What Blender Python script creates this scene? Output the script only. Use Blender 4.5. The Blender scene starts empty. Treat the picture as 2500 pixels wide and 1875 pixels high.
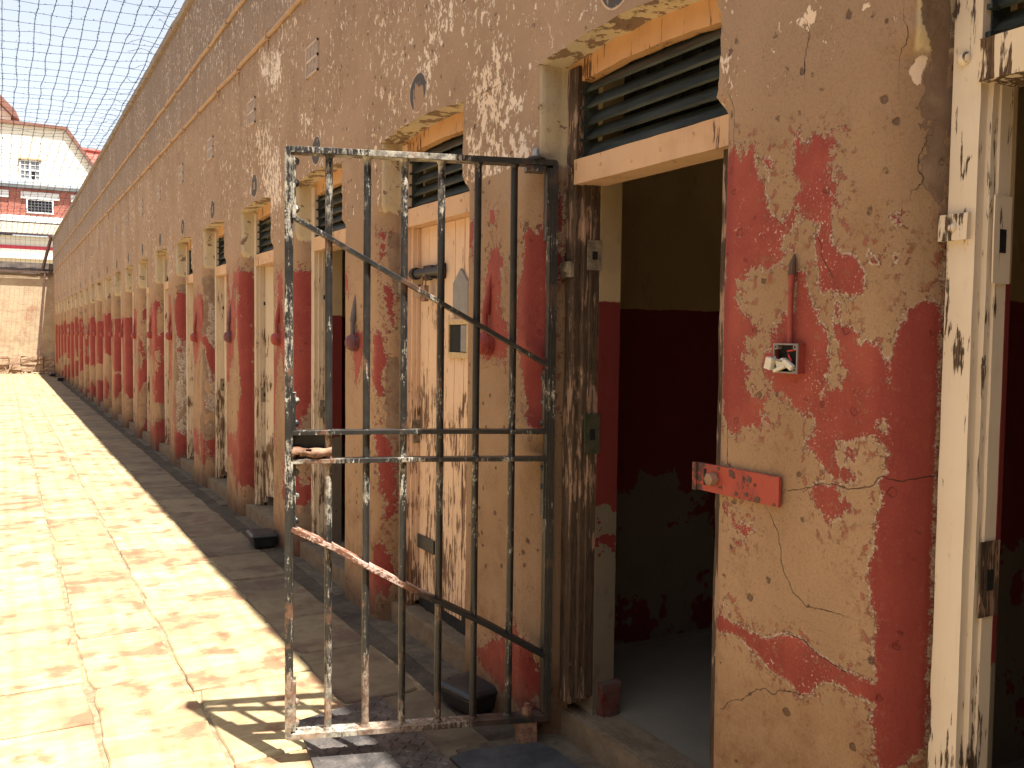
import bpy, math, random
import numpy as np
from mathutils import Vector, Matrix, noise
random.seed(7)
PI = math.pi
scene = bpy.context.scene
COL = scene.collection

# ------------------------------------------------------------------ camera
cam_d = bpy.data.cameras.new("camera")
cam_d.sensor_width = 36.0
cam_d.lens = 2227.8 / 2500 * 36.0
cam_d.clip_start = 0.05
cam_d.clip_end = 600
cam = bpy.data.objects.new("camera", cam_d)
COL.objects.link(cam)
R = Vector((0.87234782, -0.48873034, 0.01232613))
U = Vector((0.01415729, 0.05045578, 0.99862595))
F = Vector((0.48868072, 0.87097467, -0.05093409))
cam.matrix_world = Matrix(((R.x, U.x, -F.x, -1.74838), (R.y, U.y, -F.y, 0.0), (R.z, U.z, -F.z, 1.53908), (0, 0, 0, 1)))
scene.camera = cam

# ------------------------------------------------------------------ light
SUN = Vector((0.104, -0.318, 1.0)).normalized()        # towards the sun
elev = math.asin(SUN.z)
world = bpy.data.worlds.new("World")
scene.world = world
world.use_nodes = True
wn = world.node_tree
bg = wn.nodes['Background']
sky = wn.nodes.new('ShaderNodeTexSky')
sky.sky_type = 'NISHITA'
sky.sun_disc = False
sky.sun_elevation = elev
sky.sun_rotation = math.atan2(SUN.x, SUN.y)
sky.air_density = 1.0
sky.dust_density = 2.0
sky.ozone_density = 1.0
hs = wn.nodes.new('ShaderNodeHueSaturation')
hs.inputs['Saturation'].default_value = 0.42      # thin bright high haze
wn.links.new(sky.outputs[0], hs.inputs['Color'])
wn.links.new(hs.outputs[0], bg.inputs[0])
bg.inputs[1].default_value = 0.09
sun_d = bpy.data.lights.new("sun", 'SUN')
sun_d.energy = 5.0
sun_d.angle = math.radians(0.55)
sun_d.color = (1.0, 0.955, 0.88)
sun = bpy.data.objects.new("sun", sun_d)
COL.objects.link(sun)
sun.rotation_euler = SUN.to_track_quat('Z', 'Y').to_euler()
scene.view_settings.view_transform = 'Standard'
scene.view_settings.look = 'None'
scene.view_settings.gamma = 1.0
scene.view_settings.exposure = 1.58
scene.cycles.max_bounces = 8
scene.cycles.diffuse_bounces = 5

# ------------------------------------------------------------------ node helpers
class G:
    def __init__(self, name):
        self.m = bpy.data.materials.new(name)
        self.m.use_nodes = True
        self.t = self.m.node_tree
        self.b = self.t.nodes['Principled BSDF']
        self.b.inputs['Roughness'].default_value = 0.85
        self.b.inputs['Specular IOR Level'].default_value = 0.3
    def n(self, typ, **kw):
        nd = self.t.nodes.new(typ)
        for k, v in kw.items():
            setattr(nd, k, v)
        return nd
    def put(self, sock, v):
        if isinstance(v, bpy.types.NodeSocket):
            self.t.links.new(v, sock)
        elif isinstance(v, (tuple, list)) and len(v) == 3 and sock.type == 'RGBA':
            sock.default_value = (*v, 1)
        else:
            sock.default_value = v
    def math(self, op, a, b=0.0, c=0.0, clamp=False):
        nd = self.n('ShaderNodeMath', operation=op, use_clamp=clamp)
        self.put(nd.inputs[0], a); self.put(nd.inputs[1], b)
        if op in ('MULTIPLY_ADD',): self.put(nd.inputs[2], c)
        return nd.outputs[0]
    def add(self, a, b): return self.math('ADD', a, b)
    def sub(self, a, b): return self.math('SUBTRACT', a, b)
    def mul(self, a, b): return self.math('MULTIPLY', a, b)
    def mx(self, a, b): return self.math('MAXIMUM', a, b)
    def mn(self, a, b): return self.math('MINIMUM', a, b)
    def step(self, v, lo, hi):
        nd = self.n('ShaderNodeMapRange', interpolation_type='SMOOTHSTEP')
        self.put(nd.inputs[0], v); self.put(nd.inputs[1], lo); self.put(nd.inputs[2], hi)
        return nd.outputs[0]
    def mix(self, f, a, b):
        nd = self.n('ShaderNodeMix', data_type='RGBA')
        self.put(nd.inputs[0], f); self.put(nd.inputs[6], a); self.put(nd.inputs[7], b)
        return nd.outputs[2]
    def mixm(self, f, a, b):
        nd = self.n('ShaderNodeMix', data_type='RGBA', blend_type='MULTIPLY')
        self.put(nd.inputs[0], f); self.put(nd.inputs[6], a); self.put(nd.inputs[7], b)
        return nd.outputs[2]
    def attr(self, name, obj=False):
        nd = self.n('ShaderNodeAttribute', attribute_name=name, attribute_type='OBJECT' if obj else 'GEOMETRY')
        return nd.outputs['Fac']
    def coord(self, which='Object'):
        return self.n('ShaderNodeTexCoord').outputs[which]
    def xyz(self, v):
        nd = self.n('ShaderNodeSeparateXYZ'); self.put(nd.inputs[0], v)
        return nd.outputs[0], nd.outputs[1], nd.outputs[2]
    def scale(self, v, s):
        nd = self.n('ShaderNodeMapping'); self.put(nd.inputs[0], v)
        nd.inputs['Scale'].default_value = s
        return nd.outputs[0]
    def noise(self, v, s, d=4, r=0.6, dist=0.0):
        nd = self.n('ShaderNodeTexNoise')
        self.put(nd.inputs['Vector'], v); nd.inputs['Scale'].default_value = s
        nd.inputs['Detail'].default_value = d; nd.inputs['Roughness'].default_value = r
        nd.inputs['Distortion'].default_value = dist
        return nd.outputs[0]
    def vor(self, v, s, feature='F1'):
        nd = self.n('ShaderNodeTexVoronoi', feature=feature)
        self.put(nd.inputs['Vector'], v); nd.inputs['Scale'].default_value = s
        return nd.outputs['Distance']
    def bump(self, h, dist=0.003, strength=1.0, prev=None):
        nd = self.n('ShaderNodeBump')
        nd.inputs['Strength'].default_value = strength
        nd.inputs['Distance'].default_value = dist
        self.put(nd.inputs['Height'], h)
        if prev is not None: self.t.links.new(prev, nd.inputs['Normal'])
        return nd.outputs[0]
    def done(self, col, rough=None, normal=None, metal=None, spec=None):
        self.put(self.b.inputs['Base Color'], col)
        if rough is not None: self.put(self.b.inputs['Roughness'], rough)
        if normal is not None: self.t.links.new(normal, self.b.inputs['Normal'])
        if metal is not None: self.put(self.b.inputs['Metallic'], metal)
        if spec is not None: self.put(self.b.inputs['Specular IOR Level'], spec)
        return self.m

# ---- wall plaster and peeling paint
def mat_wall():
    g = G("peeling_painted_plaster")
    P = g.coord('Object'); x, y, z = g.xyz(P)
    nL = g.noise(P, 1.6, 3); n9 = g.noise(P, 9, 8, .66); n35 = g.noise(P, 38, 5, .7); n140 = g.noise(P, 150, 3, .6)
    em = g.add(.35, g.mul(g.step(g.noise(P, 3.3, 2), .38, .62), 1.1))
    big = g.mx(g.mul(g.step(y, 1.52, 1.46), g.step(z, 1.95, 1.85)), g.mul(g.step(z, .98, .92), g.step(y, 2.3, 2.2)))
    em = g.mul(em, g.sub(1, g.mul(big, .72)))
    e = g.mul(em, g.add(g.mul(g.sub(n9, .5), .13), g.mul(g.sub(n35, .5), .12)))
    f = g.attr('f'); up = g.step(z, 2.18, 2.205)
    rev = g.step(f, .45, .52)
    # bare plaster
    tan = g.mix(g.step(nL, .35, .65), (.325, .208, .122), (.38, .248, .150))
    pink = g.mix(g.step(nL, .35, .65), (.325, .218, .145), (.375, .255, .172))
    zt = g.step(g.add(z, g.mul(g.sub(n9, .5), .35)), 1.95, 2.3)
    col = g.mix(zt, tan, pink)
    # blotches, specks, pits
    col = g.mixm(g.mul(g.step(n9, .52, .68), .35), col, (.72, .66, .6))
    col = g.mixm(g.mul(g.step(g.noise(g.scale(P, (1, 1, .35)), 4.5, 5, .6), .5, .72), .35), col, (.78, .7, .63))
    speck = g.step(g.noise(P, 90, 2, .5), .60, .66)
    col = g.mix(g.mul(speck, g.mul(g.step(n9, .42, .6), .5)), col, (.20, .11, .07))
    pits = g.step(g.add(g.vor(P, 15), g.mul(g.sub(n35, .5), .4)), .17, .12)
    pits = g.mul(pits, g.step(n9, .47, .54))
    pits = g.mx(pits, g.step(g.add(g.vor(P, 7.3), g.mul(g.sub(n35, .5), .45)), .022, .010))
    pits = g.mul(pits, g.step(n9, .46, .5))
    col = g.mix(g.mul(pits, .7), col, (.085, .05, .035))
    col = g.mixm(g.mul(g.step(n140, .48, .62), .35), col, (.74, .68, .62))
    # weathered greyer band under the coping with run-off streaks
    stk = g.noise(g.scale(P, (6, 9, .5)), 1.0, 5, .65)
    hi = g.mul(g.step(g.add(z, g.mul(g.sub(stk, .5), 1.2)), 3.5, 4.1), .6)
    col = g.mix(hi, col, (.215, .172, .14))
    hi2 = g.mul(g.step(stk, .48, .7), g.step(z, 2.6, 4.6))
    col = g.mixm(g.mul(hi2, .5), col, (.6, .55, .52))
    # flakes of pale old limewash (upright, streaky)
    sv = g.scale(P, (25, 25, 17))
    fl = g.noise(sv, 1.0, 7, .66, .35)
    fl2 = g.noise(g.scale(P, (95, 95, 55)), 1.0, 4, .6)
    clus = g.noise(g.scale(P, (1, 1, .45)), 1.7, 3, .6)
    thr = g.sub(.640, g.mul(g.step(clus, .40, .62), .055))
    thr = g.sub(thr, g.mul(g.step(g.attr('flk'), -.10, .06), .098))
    fm = g.step(g.sub(g.add(g.mul(fl, .7), g.mul(fl2, .3)), g.sub(thr, .04)), 0, .012)
    fm = g.mul(fm, g.step(g.add(z, g.mul(g.sub(n9, .5), .05)), 2.19, 2.2))
    fm = g.mul(fm, g.mx(g.step(y, 2.7, 3.0), g.mul(g.step(n9, .54, .56), .9)))
    flc = g.mix(g.step(nL, .4, .6), (.74, .58, .44), (.76, .64, .53))
    # hand-placed patches of pale paint
    fp = g.step(g.add(g.attr('flp'), g.mul(e, .5)), 0, .002)
    fm = g.mx(fm, fp)
    col = g.mix(fm, col, flc)
    # reveals: cream above the dado
    cr = g.mix(g.step(nL, .4, .65), (.60, .48, .30), (.52, .44, .31))
    crp = g.step(g.add(n9, g.mul(g.sub(f, .5), .06)), .60, .61)
    cr = g.mix(crp, cr, (.23, .155, .105))
    cr = g.mixm(g.mul(g.step(n35, .5, .7), .3), cr, (.7, .65, .6))
    zr = g.step(g.add(z, g.mul(g.sub(n9, .5), .10)), 2.17, 2.19)
    zr = g.mx(g.mul(g.mul(zr, rev), g.math('LESS_THAN', g.attr('flat0'), .5)), g.step(f, 1.5, 1.6))
    col = g.mix(zr, col, cr)
    # grey-brown older layer
    gr = g.step(g.add(g.attr('grey'), g.mul(e, .7)), 0, .003)
    gcol = g.mix(g.step(n9, .4, .62), (.205, .135, .09), (.27, .19, .13))
    col = g.mix(gr, col, gcol)
    # pale crumbly plaster ringing the grey patches
    gl = g.mul(g.step(g.add(g.attr('pale'), g.mul(e, 1.0)), 0, .003), g.step(n35, .44, .5))
    col = g.mix(gl, col, (.42, .36, .30))
    # red dado paint
    rr = g.add(g.attr('red'), e)
    flatp = g.sub(1, g.mul(g.step(f, .0, .12), .85))
    holes = g.mul(flatp, g.mul(g.step(n35, .57, .59), g.step(rr, .06, .0)))
    redm = g.mul(g.step(rr, 0, .0025), g.sub(1, g.mul(holes, .9)))
    fleck = g.mul(g.step(n35, .60, .615), g.step(nL, .5, .6))
    redm = g.mul(redm, g.sub(1, g.mul(g.mul(fleck, flatp), .55)))
    crumbs = g.mul(g.step(n35, .56, .575), g.mul(g.step(rr, -.05, -.01), .7))
    redm = g.mx(redm, crumbs)
    rc = g.mix(g.step(g.noise(P, 5, 4, .6), .35, .65), (.25, .047, .035), (.32, .070, .048))
    rc = g.mix(g.mul(g.step(n140, .62, .7), .35), rc, (.5, .25, .18))
    rc = g.mixm(g.mul(g.step(g.noise(g.scale(P, (9, 9, 1.2)), 1, 4), .5, .7), .4), rc, (.7, .6, .6))
    rc = g.mix(g.mul(g.step(f, .02, .25), .6), rc, (.215, .033, .030))
    col = g.mix(redm, col, rc)
    # small white chips at paint edges, and a painted shadow line beside them
    ed = g.mul(g.step(g.math('ABSOLUTE', rr), .008, .002), g.step(n140, .50, .56))
    edshadow = g.mul(g.step(g.math('ABSOLUTE', g.add(rr, .004)), .0042, .001), g.step(n35, .44, .54))
    col = g.mix(g.mul(edshadow, .55), col, (.10, .05, .03))
    col = g.mix(g.mul(ed, .6), col, (.62, .50, .42))
    chips = g.mul(flatp, g.mul(g.step(g.noise(P, 130, 2, .5), .64, .655), g.step(g.noise(P, 4.2, 3), .5, .62)))
    col = g.mix(g.mul(chips, g.mul(redm, .8)), col, (.66, .50, .42))
    # cracks
    ck = g.math('ABSOLUTE', g.add(g.attr('crk'), g.mul(g.sub(n35, .5), .018)))
    ckm = g.step(ck, .0013, .0005)
    col = g.mix(g.mul(ckm, .85), col, (.04, .025, .018))
    # dirt by the ground
    dz = g.step(g.add(z, g.mul(g.sub(n9, .5), .3)), .26, .02)
    col = g.mix(g.mul(dz, .75), col, (.11, .075, .05))
    dz2 = g.mul(g.step(g.add(z, g.mul(g.sub(nL, .5), 1.2)), .85, .15), g.step(n9, .38, .6))
    col = g.mixm(g.mul(dz2, .6), col, (.62, .48, .40))
    h = g.add(g.mul(n35, .55), g.mul(n9, 1.2))
    h = g.add(h, g.mul(n140, .22)); h = g.sub(h, g.mul(pits, .9)); h = g.add(h, g.mul(redm, .7))
    h = g.sub(h, g.mul(ckm, 1.2)); h = g.add(h, g.mul(fm, .25)); h = g.sub(h, g.mul(gr, .4))
    return g.done(col, g.sub(.9, g.mul(redm, .2)), g.bump(h, .006, .9), spec=.25)

def mat_interior():
    g = G("cell_interior_paint")
    P = g.coord('Object'); x, y, z = g.xyz(P)
    n = g.noise(P, 7, 7, .65); n2 = g.noise(P, 2.2, 4)
    col = g.mix(g.step(n2, .4, .6), (.42, .32, .19), (.35, .265, .155))
    bare = g.mix(n, (.12, .098, .072), (.19, .155, .115))
    red = g.mix(n, (.12, .016, .015), (.16, .023, .020))
    z = g.add(z, g.mul(g.sub(g.noise(P, 5, 5, .7), .5), .03))
    low = g.step(g.add(z, g.mul(g.sub(n, .5), .5)), .86, .87)
    low = g.mul(low, g.sub(1, 0))
    rem = g.mul(g.step(g.noise(P, 4, 6, .6), .57, .575), g.step(z, .95, .9))
    lowc = g.mix(g.mx(low, rem), bare, red)
    col = g.mix(g.step(z, 1.672, 1.678), lowc, col)
    scf = g.step(g.noise(g.scale(P, (3, 3, 1)), 6, 6, .7), .6, .64)
    col = g.mixm(g.mul(scf, .4), col, (.55, .5, .45))
    fl = g.step(z, .135, .128)
    col = g.mix(fl, col, g.mix(n, (.15, .135, .105), (.23, .205, .16)))
    return g.done(col, .85, g.bump(n, .006, .6))

def mat_wood(name, paint=(.66, .50, .37), bare=(.17, .095, .055), wear_hi=.38, wear_lo=.55, zlo=.2, zhi=2.0, grime=.25):
    g = G(name)
    P = g.coord('Object'); x, y, z = g.xyz(P)
    v = g.scale(P, (26, 26, 3.6))
    a = g.noise(v, 1.0, 7, .68, 1.1); b = g.noise(g.scale(P, (90, 90, 7)), 1, 4, .6); c = g.noise(P, 4.5, 4, .6)
    grain = g.noise(g.scale(P, (130, 130, 7)), 1, 5, .7, 1.5)
    w = g.n('ShaderNodeMapRange'); g.put(w.inputs[0], z)
    w.inputs[1].default_value = zlo; w.inputs[2].default_value = zhi
    w.inputs[3].default_value = wear_lo; w.inputs[4].default_value = wear_hi
    th = g.add(w.outputs[0], g.mul(g.sub(c, .5), .45))
    val = g.add(g.mul(a, .62), g.mul(b, .38))
    m = g.step(g.sub(val, g.sub(1, th)), 0, .015)
    pc = g.mixm(g.mul(g.step(c, .4, .7), grime), paint, (.7, .6, .5))
    pc = g.mixm(g.mul(g.step(b, .55, .75), .25), pc, (.7, .6, .52))
    bc = g.mix(g.step(grain, .3, .7), tuple(k * .45 for k in bare), tuple(min(1, k * 1.5) for k in bare))
    bc = g.mixm(g.mul(g.step(c, .45, .6), .5), bc, (.55, .5, .46))
    col = g.mix(m, pc, bc)
    ed = g.mul(g.step(g.math('ABSOLUTE', g.sub(val, g.sub(1, th))), .008, .002), .6)
    col = g.mix(ed, col, (.05, .03, .02))
    h = g.sub(g.mul(grain, g.add(.2, g.mul(m, .9))), g.mul(m, .8))
    return g.done(col, g.add(.55, g.mul(m, .35)), g.bump(h, .003, .8))

def mat_simple(name, c1, c2, s=12, rough=.85, metal=0.0, bump=.002, spec=.3, stretch=(1, 1, 1)):
    g = G(name)
    P = g.scale(g.coord('Object'), stretch)
    n = g.noise(P, s, 6, .65); n2 = g.noise(P, s * 5, 4, .6)
    col = g.mix(g.step(g.add(g.mul(n, .7), g.mul(n2, .3)), .35, .65), c1, c2)
    return g.done(col, rough, g.bump(n2, bump, .7), metal=metal, spec=spec)

def mat_iron():
    g = G("worn_black_iron_paint")
    P = g.coord('Object'); x, y, z = g.xyz(P)
    n = g.noise(g.scale(P, (100, 100, 17)), 1, 6, .72, .5); c = g.noise(P, 2.6, 3, .6); d = g.noise(P, 120, 3, .6)
    r = g.noise(P, 26, 5, .65); c2 = g.noise(P, 5, 4, .6)
    blk = g.mix(r, (.005, .006, .007), (.045, .042, .038))
    # wear plus painted-in sun brightness, both growing toward the free end
    far = g.step(x, .25, .95)
    val = g.add(g.mul(n, .75), g.mul(d, .25))
    low = g.mul(far, g.step(z, .95, .6))
    th = g.sub(.625, g.add(g.add(g.mul(far, .045), g.mul(low, .05)), g.mul(g.step(c, .42, .60), .15)))
    th = g.add(th, .03)
    th = g.sub(th, g.mul(g.mul(g.step(z, .16, .12), far), .12))  # bottom bar painted paler for the sun on its top
    th = g.sub(th, g.mul(g.mul(g.step(z, 2.12, 2.16), g.step(x, .3, .5)), .10))
    m = g.step(g.sub(val, th), -.015, .065)
    worn = g.mix(g.step(r, .36, .64), (.12, .105, .085), (.50, .46, .37))
    rust = g.mix(r, (.17, .07, .035), (.32, .17, .10))
    rm = g.mul(g.step(g.add(c2, g.mul(g.step(z, .5, .05), .12)), .57, .64), g.add(.2, g.mul(far, .4)))
    col = g.mix(m, blk, worn)
    col = g.mix(rm, col, rust)
    return g.done(col, g.add(.38, g.mul(m, .2)), g.bump(g.add(n, g.mul(r, .6)), .002, .8), spec=.5)

def mat_iron_pale():
    g = G("worn_sunlit_tone_brace_paint")
    P = g.coord('Object'); x, y, z = g.xyz(P); n = g.noise(g.scale(P, (14, 40, 14)), 1, 6, .7); d = g.noise(P, 110, 3)
    c = g.mix(n, (.34, .20, .15), (.66, .54, .46))
    c = g.mix(g.step(g.add(g.mul(n, .7), g.mul(d, .3)), .53, .50), c, (.17, .075, .045))
    c = g.mix(g.step(g.add(x, g.mul(g.sub(n, .5), .3)), .52, .44), c, (.012, .012, .013))  # worn paint; free-end half also painted bright for sunlight, hinge half black
    return g.done(c, .5, g.bump(n, .002, .8), spec=.4)

def mat_pave():
    g = G("sandstone_slab")
    P = g.coord('Object'); t = g.attr('tone'); t2 = g.attr('tone2')
    off = g.n('ShaderNodeVectorMath', operation='ADD'); g.put(off.inputs[0], P)
    cmb = g.n('ShaderNodeCombineXYZ'); g.put(cmb.inputs[2], g.mul(t, 37.0)); g.put(off.inputs[1], cmb.outputs[0])
    V = off.outputs[0]
    n = g.noise(V, 3.2, 6, .62, .4); n2 = g.noise(V, 14, 6, .65); n3 = g.noise(V, 70, 4, .65)
    ly = g.noise(g.scale(V, (1.2, 5.0, 1)), 2.2, 5, .6, .8)
    base = g.mix(t, (.30, .215, .12), (.36, .27, .14))
    och = g.mix(t2, (.46, .38, .205), (.40, .31, .165))
    col = g.mix(g.step(g.add(g.mul(n, .55), g.mul(ly, .45)), .44, .56), base, och)
    blob = g.noise(V, 4.2, 5, .58)
    col = g.mix(g.mul(g.step(g.add(g.mul(blob, .8), g.mul(ly, .2)), .51, .61), .85), col, (.225, .115, .062))
    col = g.mix(g.mul(g.step(g.noise(g.scale(V, (.6, 2.2, 1)), 2.1, 4), .55, .66), g.mul(g.step(t, .5, .75), .6)), col, (.22, .13, .078))
    col = g.mixm(g.mul(g.step(n2, .5, .72), .5), col, (.62, .55, .5))
    col = g.mix(g.mul(g.step(n3, .66, .72), .35), col, (.10, .07, .055))
    st = g.noise(g.coord('Object'), 1.1, 4, .6)
    col = g.mixm(g.mul(g.step(st, .5, .7), .35), col, (.6, .58, .56))
    col = g.mix(g.mul(g.attr('wallshade'), .8), col, g.mix(g.step(n, .4, .6), (.048, .036, .030), (.088, .066, .050)))  # slabs next to the wall painted dark to deepen its shadow
    h = g.add(g.mul(ly, 1.2), g.add(g.mul(n2, .6), g.mul(n3, .25)))
    return g.done(col, g.add(.62, g.mul(n2, .25)), g.bump(h, .006, .8), spec=.4)

def mat_hasp():
    g = G("chipped_red_hasp_paint"); P = g.coord('Object'); n = g.noise(P, 55, 6, .65); n2 = g.noise(P, 18, 5, .6); y = g.xyz(P)[1]
    c = g.mix(g.step(n2, .4, .6), (.36, .062, .042), (.29, .05, .036))
    m = g.step(g.add(g.mul(n, .6), g.mul(n2, .4)), .572, .585)
    m = g.mx(m, g.mul(g.step(y, 1.965, 1.985), g.step(n, .40, .5)))
    c = g.mix(m, c, (.075, .045, .038))
    return g.done(c, g.add(.5, g.mul(m, .35)), g.bump(g.sub(g.mul(n, .4), g.mul(m, .6)), .002, .8))

M = {}
M['wall'] = mat_wall()
M['inside'] = mat_interior()
M['woodA'] = mat_wood("cream_painted_wood", (.74, .64, .51), (.13, .09, .06), .405, .46, grime=.2)
M['lintelA'] = mat_wood("half_stripped_cream_lintel", (.74, .62, .46), (.14, .085, .05), .50, .50)
M['woodB'] = mat_wood("rotten_peeling_wood", (.31, .20, .14), (.088, .058, .038), .53, .60, grime=.5)
M['woodC'] = mat_wood("half_peeled_door_wood", (.70, .49, .33), (.24, .14, .085), .36, .53)
M['woodD'] = mat_wood("peeling_cream_post_wood", (.58, .47, .34), (.20, .125, .075), .37, .50)
M['lintel'] = mat_wood("orange_cream_lintel_wood", (.58, .37, .22), (.20, .11, .06), .40, .40, grime=.45)
M['archw'] = mat_wood("orange_painted_arch_board", (.58, .33, .155), (.20, .10, .05), .41, .41, grime=.4)
M['slat'] = mat_simple("dark_green_slat_paint", (.018, .024, .022), (.065, .074, .066), 20, .5, spec=.4, stretch=(1, .15, 1))
M['dark'] = mat_simple("dark_mesh_steel", (.008, .008, .008), (.02, .02, .02), 60, .8)
M['iron'] = mat_iron()
M['ironp'] = mat_iron_pale()
M['rust'] = mat_simple("rusty_iron", (.13, .06, .035), (.33, .20, .13), 30, .8)
M['galv'] = mat_simple("galvanised_steel", (.30, .31, .33), (.45, .46, .48), 60, .4, .6)
M['plate'] = mat_simple("painted_lock_plate", (.30, .24, .17), (.10, .085, .06), 30, .7)
M['greenp'] = mat_simple("dull_green_lock_plate", (.03, .05, .025), (.09, .075, .05), 25, .6)
M['hatch'] = mat_simple("yellowed_hatch_paint", (.58, .42, .22), (.45, .31, .17), 40, .6)
M['greyp'] = mat_simple("grey_steel_plate", (.21, .195, .19), (.27, .25, .24), 18, .6)
M['black'] = mat_simple("black_plastic", (.010, .011, .014), (.022, .023, .027), 25, .45, spec=.5)
M['redp'] = mat_simple("red_painted_iron", (.33, .060, .042), (.24, .045, .038), 22, .6, spec=.4)
M['plum'] = mat_simple("chipped_red_and_grey_cement", (.20, .05, .045), (.11, .09, .10), 24, .7)
M['concrete'] = mat_simple("worn_concrete", (.15, .11, .07), (.22, .17, .115), 9, .9, bump=.004)
M['band'] = mat_simple("shade_toned_cement", (.055, .045, .036), (.105, .085, .063), 5, .95, bump=.006, spec=.1)  # strip colour lowered to carry the wall's shade
M['mortar'] = mat_simple("sandy_mortar", (.16, .12, .07), (.33, .26, .16), 14, .95, bump=.006)
M['apron'] = mat_simple("shade_toned_concrete", (.06, .047, .035), (.145, .115, .08), 5, .85, bump=.006)  # apron concrete, with the wall's shade put into its colour
M['coping'] = mat_simple("weathered_coping", (.36, .27, .19), (.22, .17, .13), 6, .9, bump=.01)
M['pipe'] = mat_simple("painted_conduit", (.50, .33, .20), (.36, .25, .18), 14, .8, bump=.004)
M['vent'] = mat_simple("pale_air_brick", (.56, .44, .36), (.42, .32, .25), 40, .9)
M['wire'] = mat_simple("sky_tinted_black_barbed_wire", (.012, .022, .050), (.025, .040, .075), 30, .55, .3)  # blue in the base colour stands in for sky reflection
M['beam'] = mat_simple("dark_rusty_beam", (.07, .04, .03), (.13, .075, .055), 10, .7)
M['white'] = mat_simple("white_plastic", (.62, .58, .46), (.70, .66, .56), 40, .5)
M['pave'] = mat_pave()
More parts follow.
